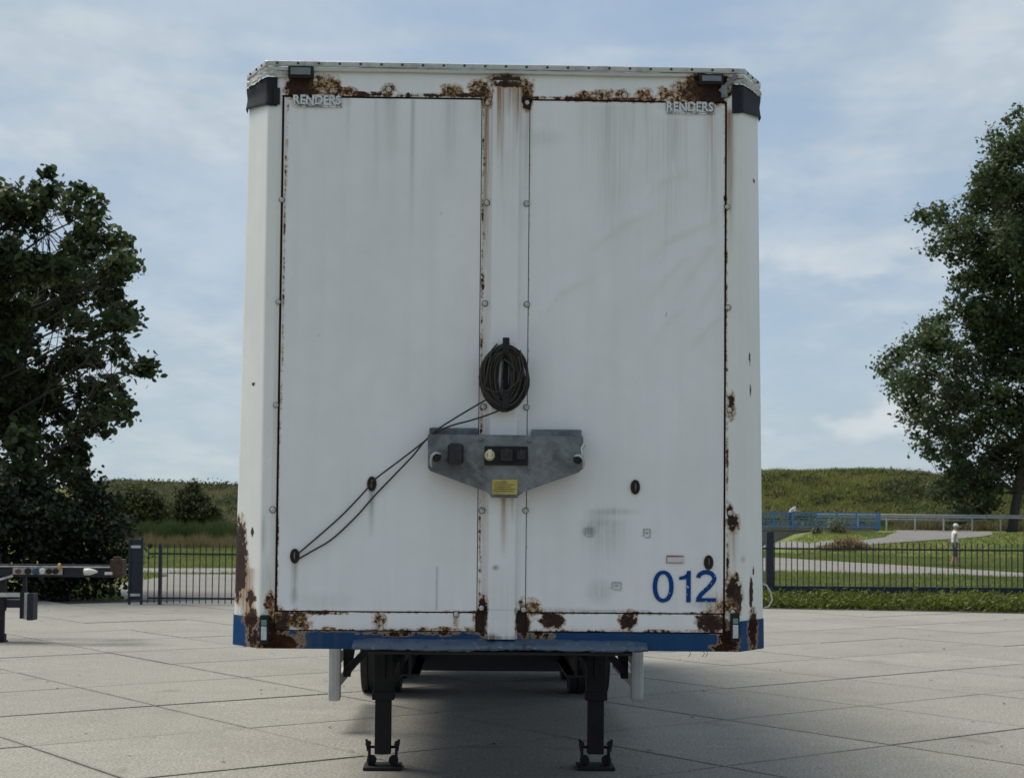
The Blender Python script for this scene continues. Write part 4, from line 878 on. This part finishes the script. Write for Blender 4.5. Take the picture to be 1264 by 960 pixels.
# ================================================================== FENCES AND GATES
def fence(name, label, y, us, vtop, vrail, vbot, vlow, pw=.018, post_us=(), postw=.05, extra=None):
    base = at(us[0], 740, y); f = thing(name, label, 'gate', (base.x, y, 0)); off = Vector((-base.x, -y, 0))
    def add(mb, n, mat, parent=f): o = mb.build(n, mat, parent); o.data.transform(Matrix.Translation(off)); return o
    x0 = at(us[0], 700, y).x; x1 = at(us[-1], 700, y).x
    zt, zr, zb, zl = (at(us[0], v, y).z for v in (vtop, vrail, vbot, vlow))
    pm = MB(); pm.box(-pw/2, pw/2, -pw/2, pw/2, zb, zt-.03, 0); 
    bm = pm.bm; top = [bm.verts.new((a, b, zt-.03)) for a, b in ((-pw/2, -pw/2), (pw/2, -pw/2), (pw/2, pw/2), (-pw/2, pw/2))]; tip = bm.verts.new((0, 0, zt+.01))
    for k in range(4): bm.faces.new((top[k], top[(k+1) % 4], tip))
    pme = pm.mesh('picket'); pme.materials.append(NAVY)
    for u in us:
        p = link('picket', pme, None, f); p.location = (at(u, 700, y).x-base.x, 0, random.uniform(-.004, .004)); p.rotation_euler = (0, random.uniform(-.006, .006), 0)
    add(MB().box(x0, x1, y-.03, y-.0105, zr-.018, zr+.018, .002), 'top_bar', NAVY)
    for u, wd, v0, v1 in post_us:
        x = at(u, 700, y).x; add(MB().box(x-wd/2, x+wd/2, y-.07, y+.07, 0, at(u, v0, y).z, .006), 'post', NAVY)
    if extra: extra(add, x0, x1, zb, zl)
    return f
def ex_left(add, x0, x1, zb, zl):
    add(MB().box(x0, x1, 23.17, 23.189, .10, .14, .002), 'bottom_bar', NAVY)
    xa = at(160.5, 700, 23.2).x; xb = at(178, 700, 23.2).x
    add(MB().box(xa, xa+.045, 23.05, 23.12, 0, 1.28, .004), 'panel_post', NAVY); add(MB().box(xb-.04, xb, 23.05, 23.12, 0, 1.30, .004), 'panel_post', NAVY)
    pnl = add(MB().box(xa+.046, xb-.041, 23.07, 23.10, .09, 1.265, .004), 'panel', NAVY)
    for z in (.16, 1.10): add(MB().box(xa+.046, xb-.041, 23.045, 23.069, z, z+.05, .003), 'panel_band', ALU, pnl)
fence('picket_gate', 'navy blue picket gate between the dark bushes and the trailer', 23.2, [183+7.95*k for k in range(25)], 670, 683, 744, 741, post_us=[(198, .055, 671, 749)], extra=ex_left)
def ex_right(add, x0, x1, zb, zl):
    zt = at(960, 722.5, 24.6).z; add(MB().box(x0-.05, x1, 24.5, 24.72, .03, zt, .008), 'bottom_beam', NAVY)
fence('sliding_gate', 'long navy blue picket sliding gate behind the low juniper, right of the trailer', 24.6, [941.5+7.15*k for k in range(58)], 667.5, 676.5, 723, 730, post_us=[(950, .15, 656, 737)], extra=ex_right)
# guard rail along the raised road
def rail_z(v, y): return at(1100, v, y).z
GR = thing('guard_rail', 'galvanised steel guard rail along the raised road behind the lawn', 'guard rail', (24, 99, 1.25)); go = Vector((-24, -99, -1.25))
def w_beam(z0, z1, x0, x1, y):
    bm = bmesh.new(); prof = [(0, 0), (-.05, .18), (0, .42), (.02, .5), (0, .58), (-.05, .82), (0, 1)]; rows = []
    for x in (x0, x1): rows.append([bm.verts.new((x, y+d, z0+(z1-z0)*t)) for d, t in prof])
    for k in range(len(prof)-1): bm.faces.new((rows[0][k], rows[1][k], rows[1][k+1], rows[0][k+1]))
    me = bpy.data.meshes.new('rail_beam'); bm.to_mesh(me); bm.free(); me.transform(Matrix.Translation(go)); return link('rail_beam', me, GALVR, GR)
zr0, zr1 = rail_z(638.8, 99), rail_z(634.2, 99)
for k in range(9): w_beam(zr0, zr1, 23.6+k*4.0, 27.57+k*4.0, 99-.004*(k % 2))
zr2, zr3 = rail_z(642.5, 99.4), rail_z(640.2, 99.4)
for k in range(3): w_beam(zr2, zr3, 23.6+k*4.0, 27.57+k*4.0, 99.4)
for k in range(18): o = MB().box(24.6+k*2-.04, 24.6+k*2+.04, 99.1, 99.2, .9, zr1-.03).build('rail_post', GALVR, GR); o.data.transform(Matrix.Translation(go))
# blue footbridge railing
RY = 91.0
bx0, bz1 = F(940, 632, RY); bx1, _ = F(1087, 632, RY); bz0 = at(1010, 650, RY).z
BR = thing('bridge_railing', 'light blue steel railing of the small bridge on the right', 'railing', (bx0, RY, bz0)); bo_ = Vector((-bx0, -RY, -bz0))
def bb_(m, n, mat=RAILBLUE): o = m.build(n, mat, BR); o.data.transform(Matrix.Translation(bo_)); return o
for u in (955, 979, 1007.5, 1033, 1057, 1082, 1085.5):
    x = F(u, 640, RY)[0]; bb_(MB().box(x-.05, x+.05, RY-.05, RY+.05, bz0-.2, bz1, .006), 'railing_post')
for v, h_ in ((632.8, .10), (636.3, .06), (639.5, .06), (642.7, .06), (645.9, .06), (649, .10)):
    z = at(1010, v, RY).z; bb_(MB().box(bx0-4, bx1, RY-.03, RY+.025, z-h_/2, z+h_/2), 'railing_bar')
bb_(MB().box(bx0-4, bx1-.1, RY+.10, RY+2.2, bz0-.25, bz0-.02, .01), 'bridge_deck', CONC2)
bb_(MB().box(bx0-4, F(1005, 650, RY)[0], RY+.2, RY+2.1, .1, bz0-.26, .01), 'abutment', CONC2)

# ================================================================== VEGETATION
def leafmesh(name, C, size, asp=.55, flat=0.0, seed=0, jitter=.55, up=None):
    r = np.random.default_rng(seed); N = len(C); s = size*(1+r.uniform(-jitter, jitter, N))
    n = r.normal(size=(N, 3)); n[:, 2] += flat*np.sign(n[:, 2]+1e-6); n /= np.linalg.norm(n, axis=1)[:, None]
    a = r.normal(size=(N, 3))
    if up is not None: a = a*.35+np.array(up)
    t = a-n*(a*n).sum(1)[:, None]; t /= np.linalg.norm(t, axis=1)[:, None]+1e-9; b = np.cross(n, t)
    L = t*s[:, None]*.5; Wd_ = b*(s*asp*.5)[:, None]; fold = n*(s*.08)[:, None]
    V = np.stack([C-L, C-L*.45+Wd_*.85+fold, C+L*.35+Wd_+fold, C+L, C+L*.35-Wd_+fold, C-L*.45-Wd_*.85+fold], 1).reshape(-1, 3); i = np.arange(N)*6
    return npmesh(name, V, np.stack([i, i+1, i+2, i+3, i+4, i+5], 1))
def clumps(lobes, per_m3, leaves, sig, seed, maxc=100000):
    r = np.random.default_rng(seed); out = []; cl = []
    for c, rd in lobes:
        n = max(3, int(per_m3*rd**2.4)); d = r.normal(size=(n, 3)); d /= np.linalg.norm(d, axis=1)[:, None]
        k = r.uniform(.25, 1.0, n)**.55*rd*np.clip(r.normal(1, .16, n), .6, 1.35); P = np.array(c)+d*k[:, None]*np.array([1, 1, .92]); cl.append(P)
    P = np.concatenate(cl); cs = r.uniform(.6, 1.5, len(P))
    for p, q in zip(P, cs):
        m = int(leaves*q*r.uniform(.6, 1.3)); g = r.normal(size=(m, 3))*sig*q; g[:, 2] *= .75; out.append(p+g)
    return np.concatenate(out), P
def limb(mb, a, b, r0, r1, n=6, seg=6, wob=.06, rr=random):
    a = Vector(a); b = Vector(b); L = (b-a).length; pts = []; rs = []
    sag = Vector((rr.uniform(-1, 1), rr.uniform(-1, 1), rr.uniform(.2, 1)))*L*wob*1.5
    for i in range(seg+1):
        t = i/seg; p = a.lerp(b, t)+sag*math.sin(math.pi*t)+Vector((rr.uniform(-1, 1), rr.uniform(-1, 1), rr.uniform(-1, 1)))*L*wob*.35*(0 < i < seg); pts.append(p); rs.append(r0+(r1-r0)*t)
    mb.tube(pts, rs, n); return pts
def tree(name, label, base, hub_z, top, lobes, trunk_r, leafm, barkm, per, leaves, sig, lsize, seed, group=None, asp=.6, cat='tree', lean=(0, 0)):
    rr = random.Random(seed); t = thing(name, label, cat, base, group); mb = MB(); B = Vector(base)
    hub = B+Vector((lean[0]*.5, lean[1]*.5, hub_z)); tip = B+Vector((lean[0], lean[1], top))
    tr = limb(mb, B-Vector((0, 0, .3)), hub, trunk_r*1.15, trunk_r*.8, 10, 6, .02, rr); ax = limb(mb, hub, tip, trunk_r*.8, trunk_r*.12, 8, 9, .03, rr)
    C, P = clumps(lobes, per, leaves, sig, seed); C = np.concatenate([C, P+np.random.default_rng(seed).normal(size=P.shape)*sig*.5])
    for c, rd in lobes:
        c = Vector(c); cand_ = [q for q in tr[3:]+ax if q.z < c.z+rd*.2] or [hub]; src = min(cand_, key=lambda q: (q-c).length+abs((c.z-q.z)-.55*(c-q).length)*.9)
        l = limb(mb, src, c, trunk_r*.22, trunk_r*.06, 6, 6, .05, rr)
        near = [Vector(p) for p in P[np.argsort(((P-np.array(c))**2).sum(1))[:40]]]; rr.shuffle(near)
        for p in near[:9]: limb(mb, l[rr.randint(3, 6)], p, trunk_r*.075, trunk_r*.018, 4, 3, .08, rr)
    tk = mb.build('trunk', barkm, t, True); tk.data.transform(Matrix.Translation(-B))
    me = leafmesh('crown', C-np.array(base), lsize, asp, .25, seed); link('crown', me, leafm, t); return t
def lob(px, y, dy, seed):
    r = random.Random(seed); out = []
    for u, v, rp in px:
        yy = y+r.uniform(-dy, dy); p = at(u, v, yy); out.append((tuple(p), rp*(yy+7.28)/1900.))
    return out
# left broadleaf tree
LY = 27.5
px = [(22, 238, 24), (58, 232, 18), (86, 246, 22), (50, 262, 26), (0, 262, 30), (128, 290, 24), (150, 302, 17), (148, 330, 16), (140, 382, 20), (152, 404, 13), (112, 258, 14), (100, 300, 26), (62, 312, 36), (20, 318, 36), (140, 335, 18), (112, 362, 28), (142, 352, 14), (70, 368, 36), (24, 392, 34), (120, 412, 26), (148, 440, 20), (172, 456, 11), (92, 438, 32), (40, 456, 36), (140, 478, 20), (150, 505, 12), (104, 492, 30), (60, 512, 36), (14, 510, 38), (112, 535, 18), (76, 562, 32), (34, 572, 36), (4, 596, 38), (94, 590, 22), (60, 614, 30)]
rr = random.Random(3)
for k in range(34):
    a = rr.uniform(0, 6.28); q = rr.uniform(.2, 1)**.6; px.append((-110+150*q*math.cos(a)*.95, 420+205*q*math.sin(a), rr.uniform(28, 44)))
lobes = lob(px, LY, 2.6, 4)
tb = at(-58, 740, LY); tree('broadleaf_tree', 'large dark broadleaf tree rising over the bushes at the left edge', (tb.x, LY, 0), 2.2, 8.6, lobes, .20, LEAF_D, BARK, 33, 88, .125, .15, 21, asp=.6)
# dark bushes under it
BYs = 25.3
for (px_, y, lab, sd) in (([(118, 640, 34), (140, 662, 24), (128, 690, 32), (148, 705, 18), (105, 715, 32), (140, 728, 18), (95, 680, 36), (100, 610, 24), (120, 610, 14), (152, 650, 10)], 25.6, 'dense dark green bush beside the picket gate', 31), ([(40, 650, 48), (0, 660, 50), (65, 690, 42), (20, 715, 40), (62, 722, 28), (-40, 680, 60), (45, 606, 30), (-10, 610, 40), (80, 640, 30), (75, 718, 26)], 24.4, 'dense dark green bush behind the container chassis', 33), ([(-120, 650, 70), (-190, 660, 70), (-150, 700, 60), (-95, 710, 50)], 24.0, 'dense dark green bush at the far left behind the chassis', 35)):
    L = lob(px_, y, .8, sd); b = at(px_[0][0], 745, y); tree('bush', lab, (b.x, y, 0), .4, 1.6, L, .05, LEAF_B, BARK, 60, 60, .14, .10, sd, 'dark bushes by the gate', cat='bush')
# right poplars
RYt = 104.0
px = [(1263, 148, 18), (1238, 176, 15), (1246, 216, 26), (1222, 252, 24), (1262, 300, 42), (1216, 322, 30), (1222, 402, 30), (1256, 482, 42), (1258, 385, 40), (1200, 610, 24), (1225, 598, 22), (1165, 615, 15), (1185, 636, 13), (1215, 628, 14), (1242, 572, 24), (1266, 172, 22), (1250, 192, 24), (1228, 205, 18), (1205, 228, 16), (1240, 235, 30), (1262, 260, 40), (1198, 256, 18), (1165, 268, 14), (1143, 268, 9), (1178, 290, 22), (1212, 288, 30), (1160, 305, 12), (1175, 325, 14), (1205, 335, 28), (1245, 330, 40), (1190, 372, 22), (1225, 385, 34), (1172, 392, 14), (1150, 412, 18), (1135, 428, 20), (1108, 444, 18), (1092, 450, 10), (1165, 430, 30), (1205, 440, 36), (1250, 440, 40), (1110, 470, 18), (1140, 475, 28), (1180, 490, 34), (1228, 500, 36), (1125, 508, 20), (1155, 525, 24), (1195, 540, 30), (1240, 555, 30), (1140, 545, 16), (1150, 560, 10), (1180, 575, 24), (1205, 590, 24), (1170, 600, 18), (1190, 620, 18), (1178, 634, 10), (1262, 600, 18)]
rr = random.Random(6)
for k in range(40):
    a = rr.uniform(0, 6.28); q = rr.uniform(.15, 1)**.6; px.append((1365+100*q*math.cos(a), 385+225*q*math.sin(a), rr.uniform(30, 46)))
lobes = lob(px, RYt, 3.5, 9)
tb = at(1248, 636, RYt); tree('poplar_tree', 'tall leafy tree with grey trunk standing by the guard rail at the right edge', (tb.x, RYt, 1.2), 6.0, 26, lobes, .34, LEAF_P, BARK2, 5.6, 70, .36, .28, 41, asp=.62, lean=(2.0, 0))
# small trees in front of the left hill
for px_, y, lab, sd in (([(174, 622, 20), (160, 634, 17), (190, 636, 16), (172, 644, 20), (148, 630, 14)], 128, 'round dark tree in front of the left hill, nearer the bushes', 51), ([(240, 626, 17), (233, 610, 10), (254, 634, 14), (226, 638, 13), (244, 646, 15), (262, 640, 9), (240, 600, 5)], 130, 'pointed dark tree in front of the left hill, nearer the trailer', 53)):
    L = lob(px_, y, .7, sd); b = at(px_[0][0], 655, y); zb_ = float(terr(b.x, y)); tree('small_tree', lab, (b.x, y, zb_), .5, 2.6, L, .1, LEAF_F, BARK, 60, 60, .24, .26, sd, 'trees before the left hill')
# grass, reeds and ground cover (uncountable)
def blades(name, X, Y, h, wd, mat, seed, label, z=None, lean=.35):
    r = np.random.default_rng(seed); N = len(X); Z = terr(X, Y)-.05 if z is None else z; hh = h*(1+r.uniform(-.45, .5, N))*(1+.22*np.sin(X*1.7)*np.sin(X*.63+Y*.8)+.12*np.sin(X*4.3+Y)); a = r.uniform(0, 6.28, N); ln = r.normal(size=(N, 2))*lean*hh[:, None]; w2 = wd*r.uniform(.6, 1.3, N)
    B = np.stack([X, Y, Z], 1); d = np.stack([np.cos(a)*w2, np.sin(a)*w2, 0*a], 1); tip = B+np.stack([ln[:, 0], ln[:, 1], hh], 1)
    V = np.stack([B-d, B+d, tip], 1).reshape(-1, 3); i = np.arange(N)*3
    o = struct(name, npmesh(name, V, np.stack([i, i+1, i+2], 1)), mat, 'stuff'); tag(o, label, 'grass'); return o
r = np.random.default_rng(77)
def wedge(n, d0, d1, u0, u1, power=1.0):
    d = d0+(d1-d0)*r.uniform(0, 1, n)**power; u = r.uniform(u0, u1, n); lat = (u-632)/1900.*d
    P = np.array(CAM)[None, :]+np.outer(d, np.array(_f0))+np.outer(lat, np.array(_r0)); return P[:, 0], P[:, 1]
def inpoly(X, Y, poly):
    c = np.zeros(len(X), bool); n = len(poly)
    for i in range(n):
        x0, y0 = poly[i][:2]; x1, y1 = poly[(i+1) % n][:2]
        with np.errstate(divide='ignore', invalid='ignore'): k = ((y0 > Y) != (y1 > Y)) & (X < (x1-x0)*(Y-y0)/(y1-y0)+x0)
        c ^= k
    return c
ROADP = strip_pts(lo, hi); LOOPP = [tuple(march(u, v))[:2] for u, v in loop]
X, Y = wedge(150000, 31.5, 95, 880, 1330, .8); k = ~(inpoly(X, Y, ROADP) | inpoly(X, Y, LOOPP)); blades('lawn_blades', X[k], Y[k], .085, .022, BLADE_L, 1, 'short green lawn behind the sliding gate')
X, Y = wedge(60000, 31.5, 92, 60, 360, .8); DRV = [(p0[0], p0[1]-1.2), (p1[0]+1.6, p1[1]-1.2), (q1[0]+3, 40.6), (q0[0]-1.1, 40.4), (q0[0]-.4, 38.6), (q0[0]-.7, 33)]
k = ~(inpoly(X, Y, ROADP) | inpoly(X, Y, DRV)); blades('verge_blades', X[k], Y[k], .10, .022, BLADE_L, 2, 'green grass verge beyond the picket gate')
X, Y = wedge(26000, 92, 104, 120, 345); blades('reeds', X, Y, .98, .055, BLADE_R, 3, 'tall green reed bed in front of the left hill', None, .14)
X, Y = wedge(7000, 86, 93, 120, 345); blades('dry_reeds', X, Y, .62, .02, BLADE_T, 4, 'dry straw coloured grass strip in front of the reeds', None, .2)
def hillpts(n, u0, u1, d0, d1): X, Y = wedge(n, d0, d1, u0, u1); return X, Y
X, Y = hillpts(120000, 900, 1330, 128, 190); blades('dike_grass', X, Y, .42, .07, BLADE_D, 5, 'rough grass on the dike behind the guard rail')
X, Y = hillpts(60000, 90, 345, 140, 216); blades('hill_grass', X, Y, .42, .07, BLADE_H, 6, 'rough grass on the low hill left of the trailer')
X, Y = hillpts(16000, 1110, 1330, 118, 142); blades('dry_bank', X, Y, .7, .05, BLADE_T, 7, 'dry brown grass bank under the tall tree')
# scrub on the crests
def scrub(name, label, n, u0, u1, dcrest, seed, h, grp=None):
    r = np.random.default_rng(seed); C = []
    for k in range(n):
        u = r.uniform(u0, u1); d = dcrest+r.uniform(-3, 5); lat = (u-632)/1900*d; P = np.array(CAM)+np.array(_f0)*d+np.array(_r0)*lat; z = float(terr(P[0], P[1])); m = int(r.uniform(60, 160)); s_ = r.uniform(.5, 1.2)
        g = r.normal(size=(m, 3))*np.array([.9*s_, .7*s_, .38*s_*h]); g[:, 2] = np.abs(g[:, 2]); C.append(np.array([P[0], P[1], z-.1])+g)
    o = struct(name, leafmesh(name, np.concatenate(C), .26, .5, 0, seed), LEAF_F, 'stuff'); tag(o, label, 'scrub')
scrub('crest_scrub', 'low scrub along the top of the left hill', 90, 100, 340, 206, 61, .8)
scrub('dike_scrub', 'low scrub along the top of the dike on the right', 60, 900, 1330, 176, 62, .7)
def slope_scrub(name, label, n, u0, u1, d0, d1, seed):
    r = np.random.default_rng(seed); C = []
    for k in range(n):
        d = r.uniform(d0, d1); u = r.uniform(u0, u1); P = np.array(CAM)+np.array(_f0)*d+np.array(_r0)*((u-632)/1900*d); z = float(terr(P[0], P[1])); s_ = r.uniform(.25, 1.0)**1.5; m = int(30+170*s_)
        g = r.normal(size=(m, 3))*np.array([1.3*s_, .8*s_, .45*s_]); g[:, 2] = np.abs(g[:, 2]); C.append(np.array([P[0], P[1], z-.05])+g)
    o = struct(name, leafmesh(name, np.concatenate(C), .28, .5, 0, seed), LEAF_F, 'stuff'); tag(o, label, 'scrub')
slope_scrub('slope_scrub', 'scattered low weeds and scrub on the slope of the right dike', 210, 900, 1300, 132, 176, 71)
slope_scrub('hill_scrub', 'scattered low weeds and scrub on the slope of the left hill', 130, 100, 340, 150, 206, 72)
X_ = scrub('dike_shoulder_scrub', 'darker bushes on the dike shoulder beside the tall tree', 70, 1085, 1180, 164, 63, 1.0)
# low juniper in front of the sliding gate
r = np.random.default_rng(5); C = []
jx0 = at(938, 750, 24).x
for k in range(620):
    x = r.uniform(jx0-.3, 15.5); edge = 23.55-(x-jx0)*.22; y = edge+r.uniform(.05, 1)**.8*(24.45-edge+.1*0); h = .05+.12*sst((y-edge)/.7)*r.uniform(.4, 1.5)
    m = 75; g = r.normal(size=(m, 3))*np.array([.15, .13, .065]); P = np.array([x, y, h])+g; P[:, 2] = np.clip(P[:, 2], .01, None); C.append(P)
o = struct('juniper', leafmesh('juniper', np.concatenate(C), .072, .3, 0, 9, .4, (.3, -.3, .6)), LEAF_J, 'stuff'); tag(o, 'low yellow green juniper ground cover in front of the sliding gate', 'ground cover')
pj = [(jx0-.6, 23.5), (15.5, 21.3), (15.5, 24.6), (jx0-.6, 24.6)]; drape('planting_bed', pj, JOINT, .006)
X, Y = wedge(2500, 31, 33.5, 945, 1300); blades('gate_weeds', X, Y, .16, .02, BLADE_L, 12, 'grass tufts along the foot of the sliding gate')
# hay heap and pale shrub near the bridge
hp = march(1046, 676); H_ = thing('straw_heap', 'brown heap of dry straw lying on the lawn by the path', 'straw heap', tuple(hp))
r = np.random.default_rng(14); N = 5000; g = r.normal(size=(N, 3))*np.array([.42, .3, .17])*1.35; g[:, 2] = np.abs(g[:, 2])*np.clip(1-(g[:, 0]/1.4)**2, .2, 1)
link('straw', leafmesh('straw', g, .22, .12, .6, 15), HAY, H_)
m = MB(); bmesh.ops.create_icosphere(m.bm, subdivisions=3, radius=1)
for v in m.bm.verts: v.co = Vector((v.co.x*.85, v.co.y*.5, max(0, v.co.z)*.36*(1+.25*math.sin(v.co.x*7)*math.cos(v.co.y*5))))
m.build('straw_core', HAY, H_, True)
for u, v0, hh, lab in ((1033, 655, .95, 'pale grey green shrub beside the blue railing'), (1008, 656, .4, 'small pale weed clump at the foot of the blue railing')):
    y = 86; p = at(u, v0, y); r = np.random.default_rng(int(u)); N = 900; g = r.normal(size=(N, 3))*np.array([.30, .28, .34])*hh; g[:, 2] = np.abs(g[:, 2])*1.3
    b = thing('shrub', lab, 'shrub', (p.x, y, float(terr(p.x, y)))); link('foliage', leafmesh('foliage', g, .16, .3, 0, 3, .35, (0, 0, 1)), leafmat('leaf_pale', (.11, .13, .08), (.16, .17, .11), (.24, .24, .17), .25) if 'leaf_pale' not in bpy.data.materials else bpy.data.materials['leaf_pale'], b)
    m = MB(); limb(m, (0, 0, -.1), (0.05, 0, .5*hh), .03, .01); m.build('stem', BARK, b)

# ================================================================== PEOPLE
def person(label, loc, rotz, joints, edges, regions, cap=None, hair=None, scale=1.0):
    bm = bmesh.new(); names = list(joints); me = bpy.data.meshes.new('body')
    lay = bm.verts.layers.skin.verify(); vs = {n: bm.verts.new(joints[n][0]) for n in names}
    for a, b in edges: bm.edges.new((vs[a], vs[b]))
    for n in names:
        q = joints[n][1]; vs[n][lay].radius = (q, q) if not isinstance(q, tuple) else q
        vs[n][lay].use_root = (n == 'pelvis')
    bm.to_mesh(me); bm.free(); t = bpy.data.objects.new('tmp', me); COL.objects.link(t)
    t.modifiers.new('skin', 'SKIN').use_smooth_shade = True; sd = t.modifiers.new('sub', 'SUBSURF'); sd.levels = 2; sd.render_levels = 2
    bpy.context.view_layer.update(); m2 = bpy.data.meshes.new_from_object(t.evaluated_get(bpy.context.evaluated_depsgraph_get())); bpy.data.objects.remove(t)
    m2.materials.clear()
    for mt in (SKIN, regions['top'][0], regions['bottom'][0], SHOE): m2.materials.append(mt)
    for p in m2.polygons: p.material_index = regions['f'](p.center); p.use_smooth = True
    P = thing('person', label, 'person', loc); P.rotation_euler = (0, 0, rotz); P.scale = (scale,)*3
    link('body', m2, None, P)
    hc = Vector(joints['head'][0])
    if cap:
        m = MB(); m.lathe([(-.02, .103), (.03, .107), (.075, .088), (.105, .05), (.112, .004)], hc+Vector((0, 0, .03)), 'Z', 16); m.prism([(hc.x+.07, hc.z+.012), (hc.x+.20, hc.z-.005), (hc.x+.205, hc.z+.004), (hc.x+.07, hc.z+.035)], -.075, .075); m.build('cap', cap, P, True)
    if hair:
        m = MB(); bmesh.ops.create_icosphere(m.bm, subdivisions=2, radius=1)
        for v in m.bm.verts: v.co = Vector((hc.x-.015+v.co.x*.105, hc.y+v.co.y*.095, hc.z+.03+v.co.z*.10))
        m.build('hair', hair, P, True)
    nose = MB(); bmesh.ops.create_icosphere(nose.bm, subdivisions=1, radius=.018); nose.bm.transform(Matrix.Translation(hc+Vector((.105, 0, -.012)))); nose.build('nose', SKIN, P, True)
    return P
J = {'pelvis': ((0, 0, .90), (.135, .115)), 'belly': ((.0, 0, 1.06), (.14, .12)), 'chest': ((0, 0, 1.26), (.15, .115)), 'neckb': ((.0, 0, 1.40), .075), 'neck': ((.02, 0, 1.46), .052), 'head': ((.045, 0, 1.56), (.088, .098)), 'crown': ((.05, 0, 1.64), .065),
     'shl': ((-.005, .17, 1.36), .062), 'ell_': ((-.05, .215, 1.10), .045), 'wrl': ((-.01, .215, .87), .03), 'hnl': ((.01, .21, .78), .034), 'shr': ((-.005, -.17, 1.36), .062), 'elr': ((-.07, -.215, 1.10), .045), 'wrr': ((-.05, -.215, .87), .03), 'hnr': ((-.03, -.21, .78), .034),
     'hpl': ((0, .09, .84), .098), 'knl': ((.10, .09, .48), .063), 'anl': ((.13, .09, .10), .042), 'tol': ((.28, .09, .04), .038), 'hpr': ((0, -.09, .84), .098), 'knr': ((-.02, -.09, .48), .063), 'anr': ((-.16, -.09, .10), .042), 'tor': ((-.02, -.09, .04), .038)}
ED = [('pelvis', 'belly'), ('belly', 'chest'), ('chest', 'neckb'), ('neckb', 'neck'), ('neck', 'head'), ('head', 'crown'), ('chest', 'shl'), ('shl', 'ell_'), ('ell_', 'wrl'), ('wrl', 'hnl'), ('chest', 'shr'), ('shr', 'elr'), ('elr', 'wrr'), ('wrr', 'hnr'), ('pelvis', 'hpl'), ('hpl', 'knl'), ('knl', 'anl'), ('anl', 'tol'), ('pelvis', 'hpr'), ('hpr', 'knr'), ('knr', 'anr'), ('anr', 'tor')]
def reg1(c):
    if c.z < .085: return 3
    if c.z < .42: return 0
    if abs(c.y) > .165 and c.z < 1.30: return 0
    if c.z < .97: return 2
    if c.z < 1.43: return 1
    return 0
pw = gnd(1178.5, 699.5); person('person in white sleeveless top, cap and dark shorts walking along the path', (pw.x, pw.y, -.02), 0, J, ED, {'top': (SHIRTW,), 'bottom': (SHORTS,), 'f': reg1}, WHITEPL, None, 1.05)
J2 = dict(J); J2.update({'belly': ((.08, 0, 1.03), (.14, .12)), 'chest': ((.24, 0, 1.16), (.15, .12)), 'neckb': ((.34, 0, 1.24), .075), 'neck': ((.40, 0, 1.27), .052), 'head': ((.49, 0, 1.30), (.088, .098)), 'crown': ((.53, 0, 1.37), .065), 'shl': ((.27, .17, 1.22), .066), 'ell_': ((.38, .21, 1.0), .048), 'wrl': ((.58, .16, 1.02), .03), 'hnl': ((.66, .12, 1.03), .034), 'shr': ((.27, -.17, 1.22), .066), 'elr': ((.38, -.21, 1.0), .048), 'wrr': ((.58, -.16, 1.02), .03), 'hnr': ((.66, -.12, 1.03), .034), 'knl': ((.0, .09, .48), .07), 'anl': ((-.05, .09, .10), .05), 'tol': ((.09, .09, .04), .04), 'knr': ((.0, -.09, .48), .07), 'anr': ((.05, -.09, .10), .05), 'tor': ((.19, -.09, .04), .04)})
def reg2(c):
    if c.z < .085: return 3
    if c.z < .93 and c.x < .3: return 2
    if c.x > .40: return 0
    return 1
pb = at(975, 652, RY+1.0); person('person in white shirt and blue trousers leaning over the blue bridge railing', (pb.x, RY+1.0, bz0-.02), rad(-25), J2, ED, {'top': (SHIRTW,), 'bottom': (JEANS,), 'f': reg2}, None, HAIR, 1.0)

# dry leaves blown over the yard
r = np.random.default_rng(101); N = 260; X = r.uniform(-9, 10, N); Y = r.uniform(1, 23, N); C = np.stack([X, Y, np.full(N, .006)], 1)
o = struct('leaf_litter', leafmesh('leaf_litter', C, .035, .6, 6.0, 102), simple('dry_leaf', (.10, .075, .045), .9, 0, .5, 20, None, 0, .2), 'stuff'); tag(o, 'small dry leaves and bits scattered over the concrete yard', 'leaf litter')
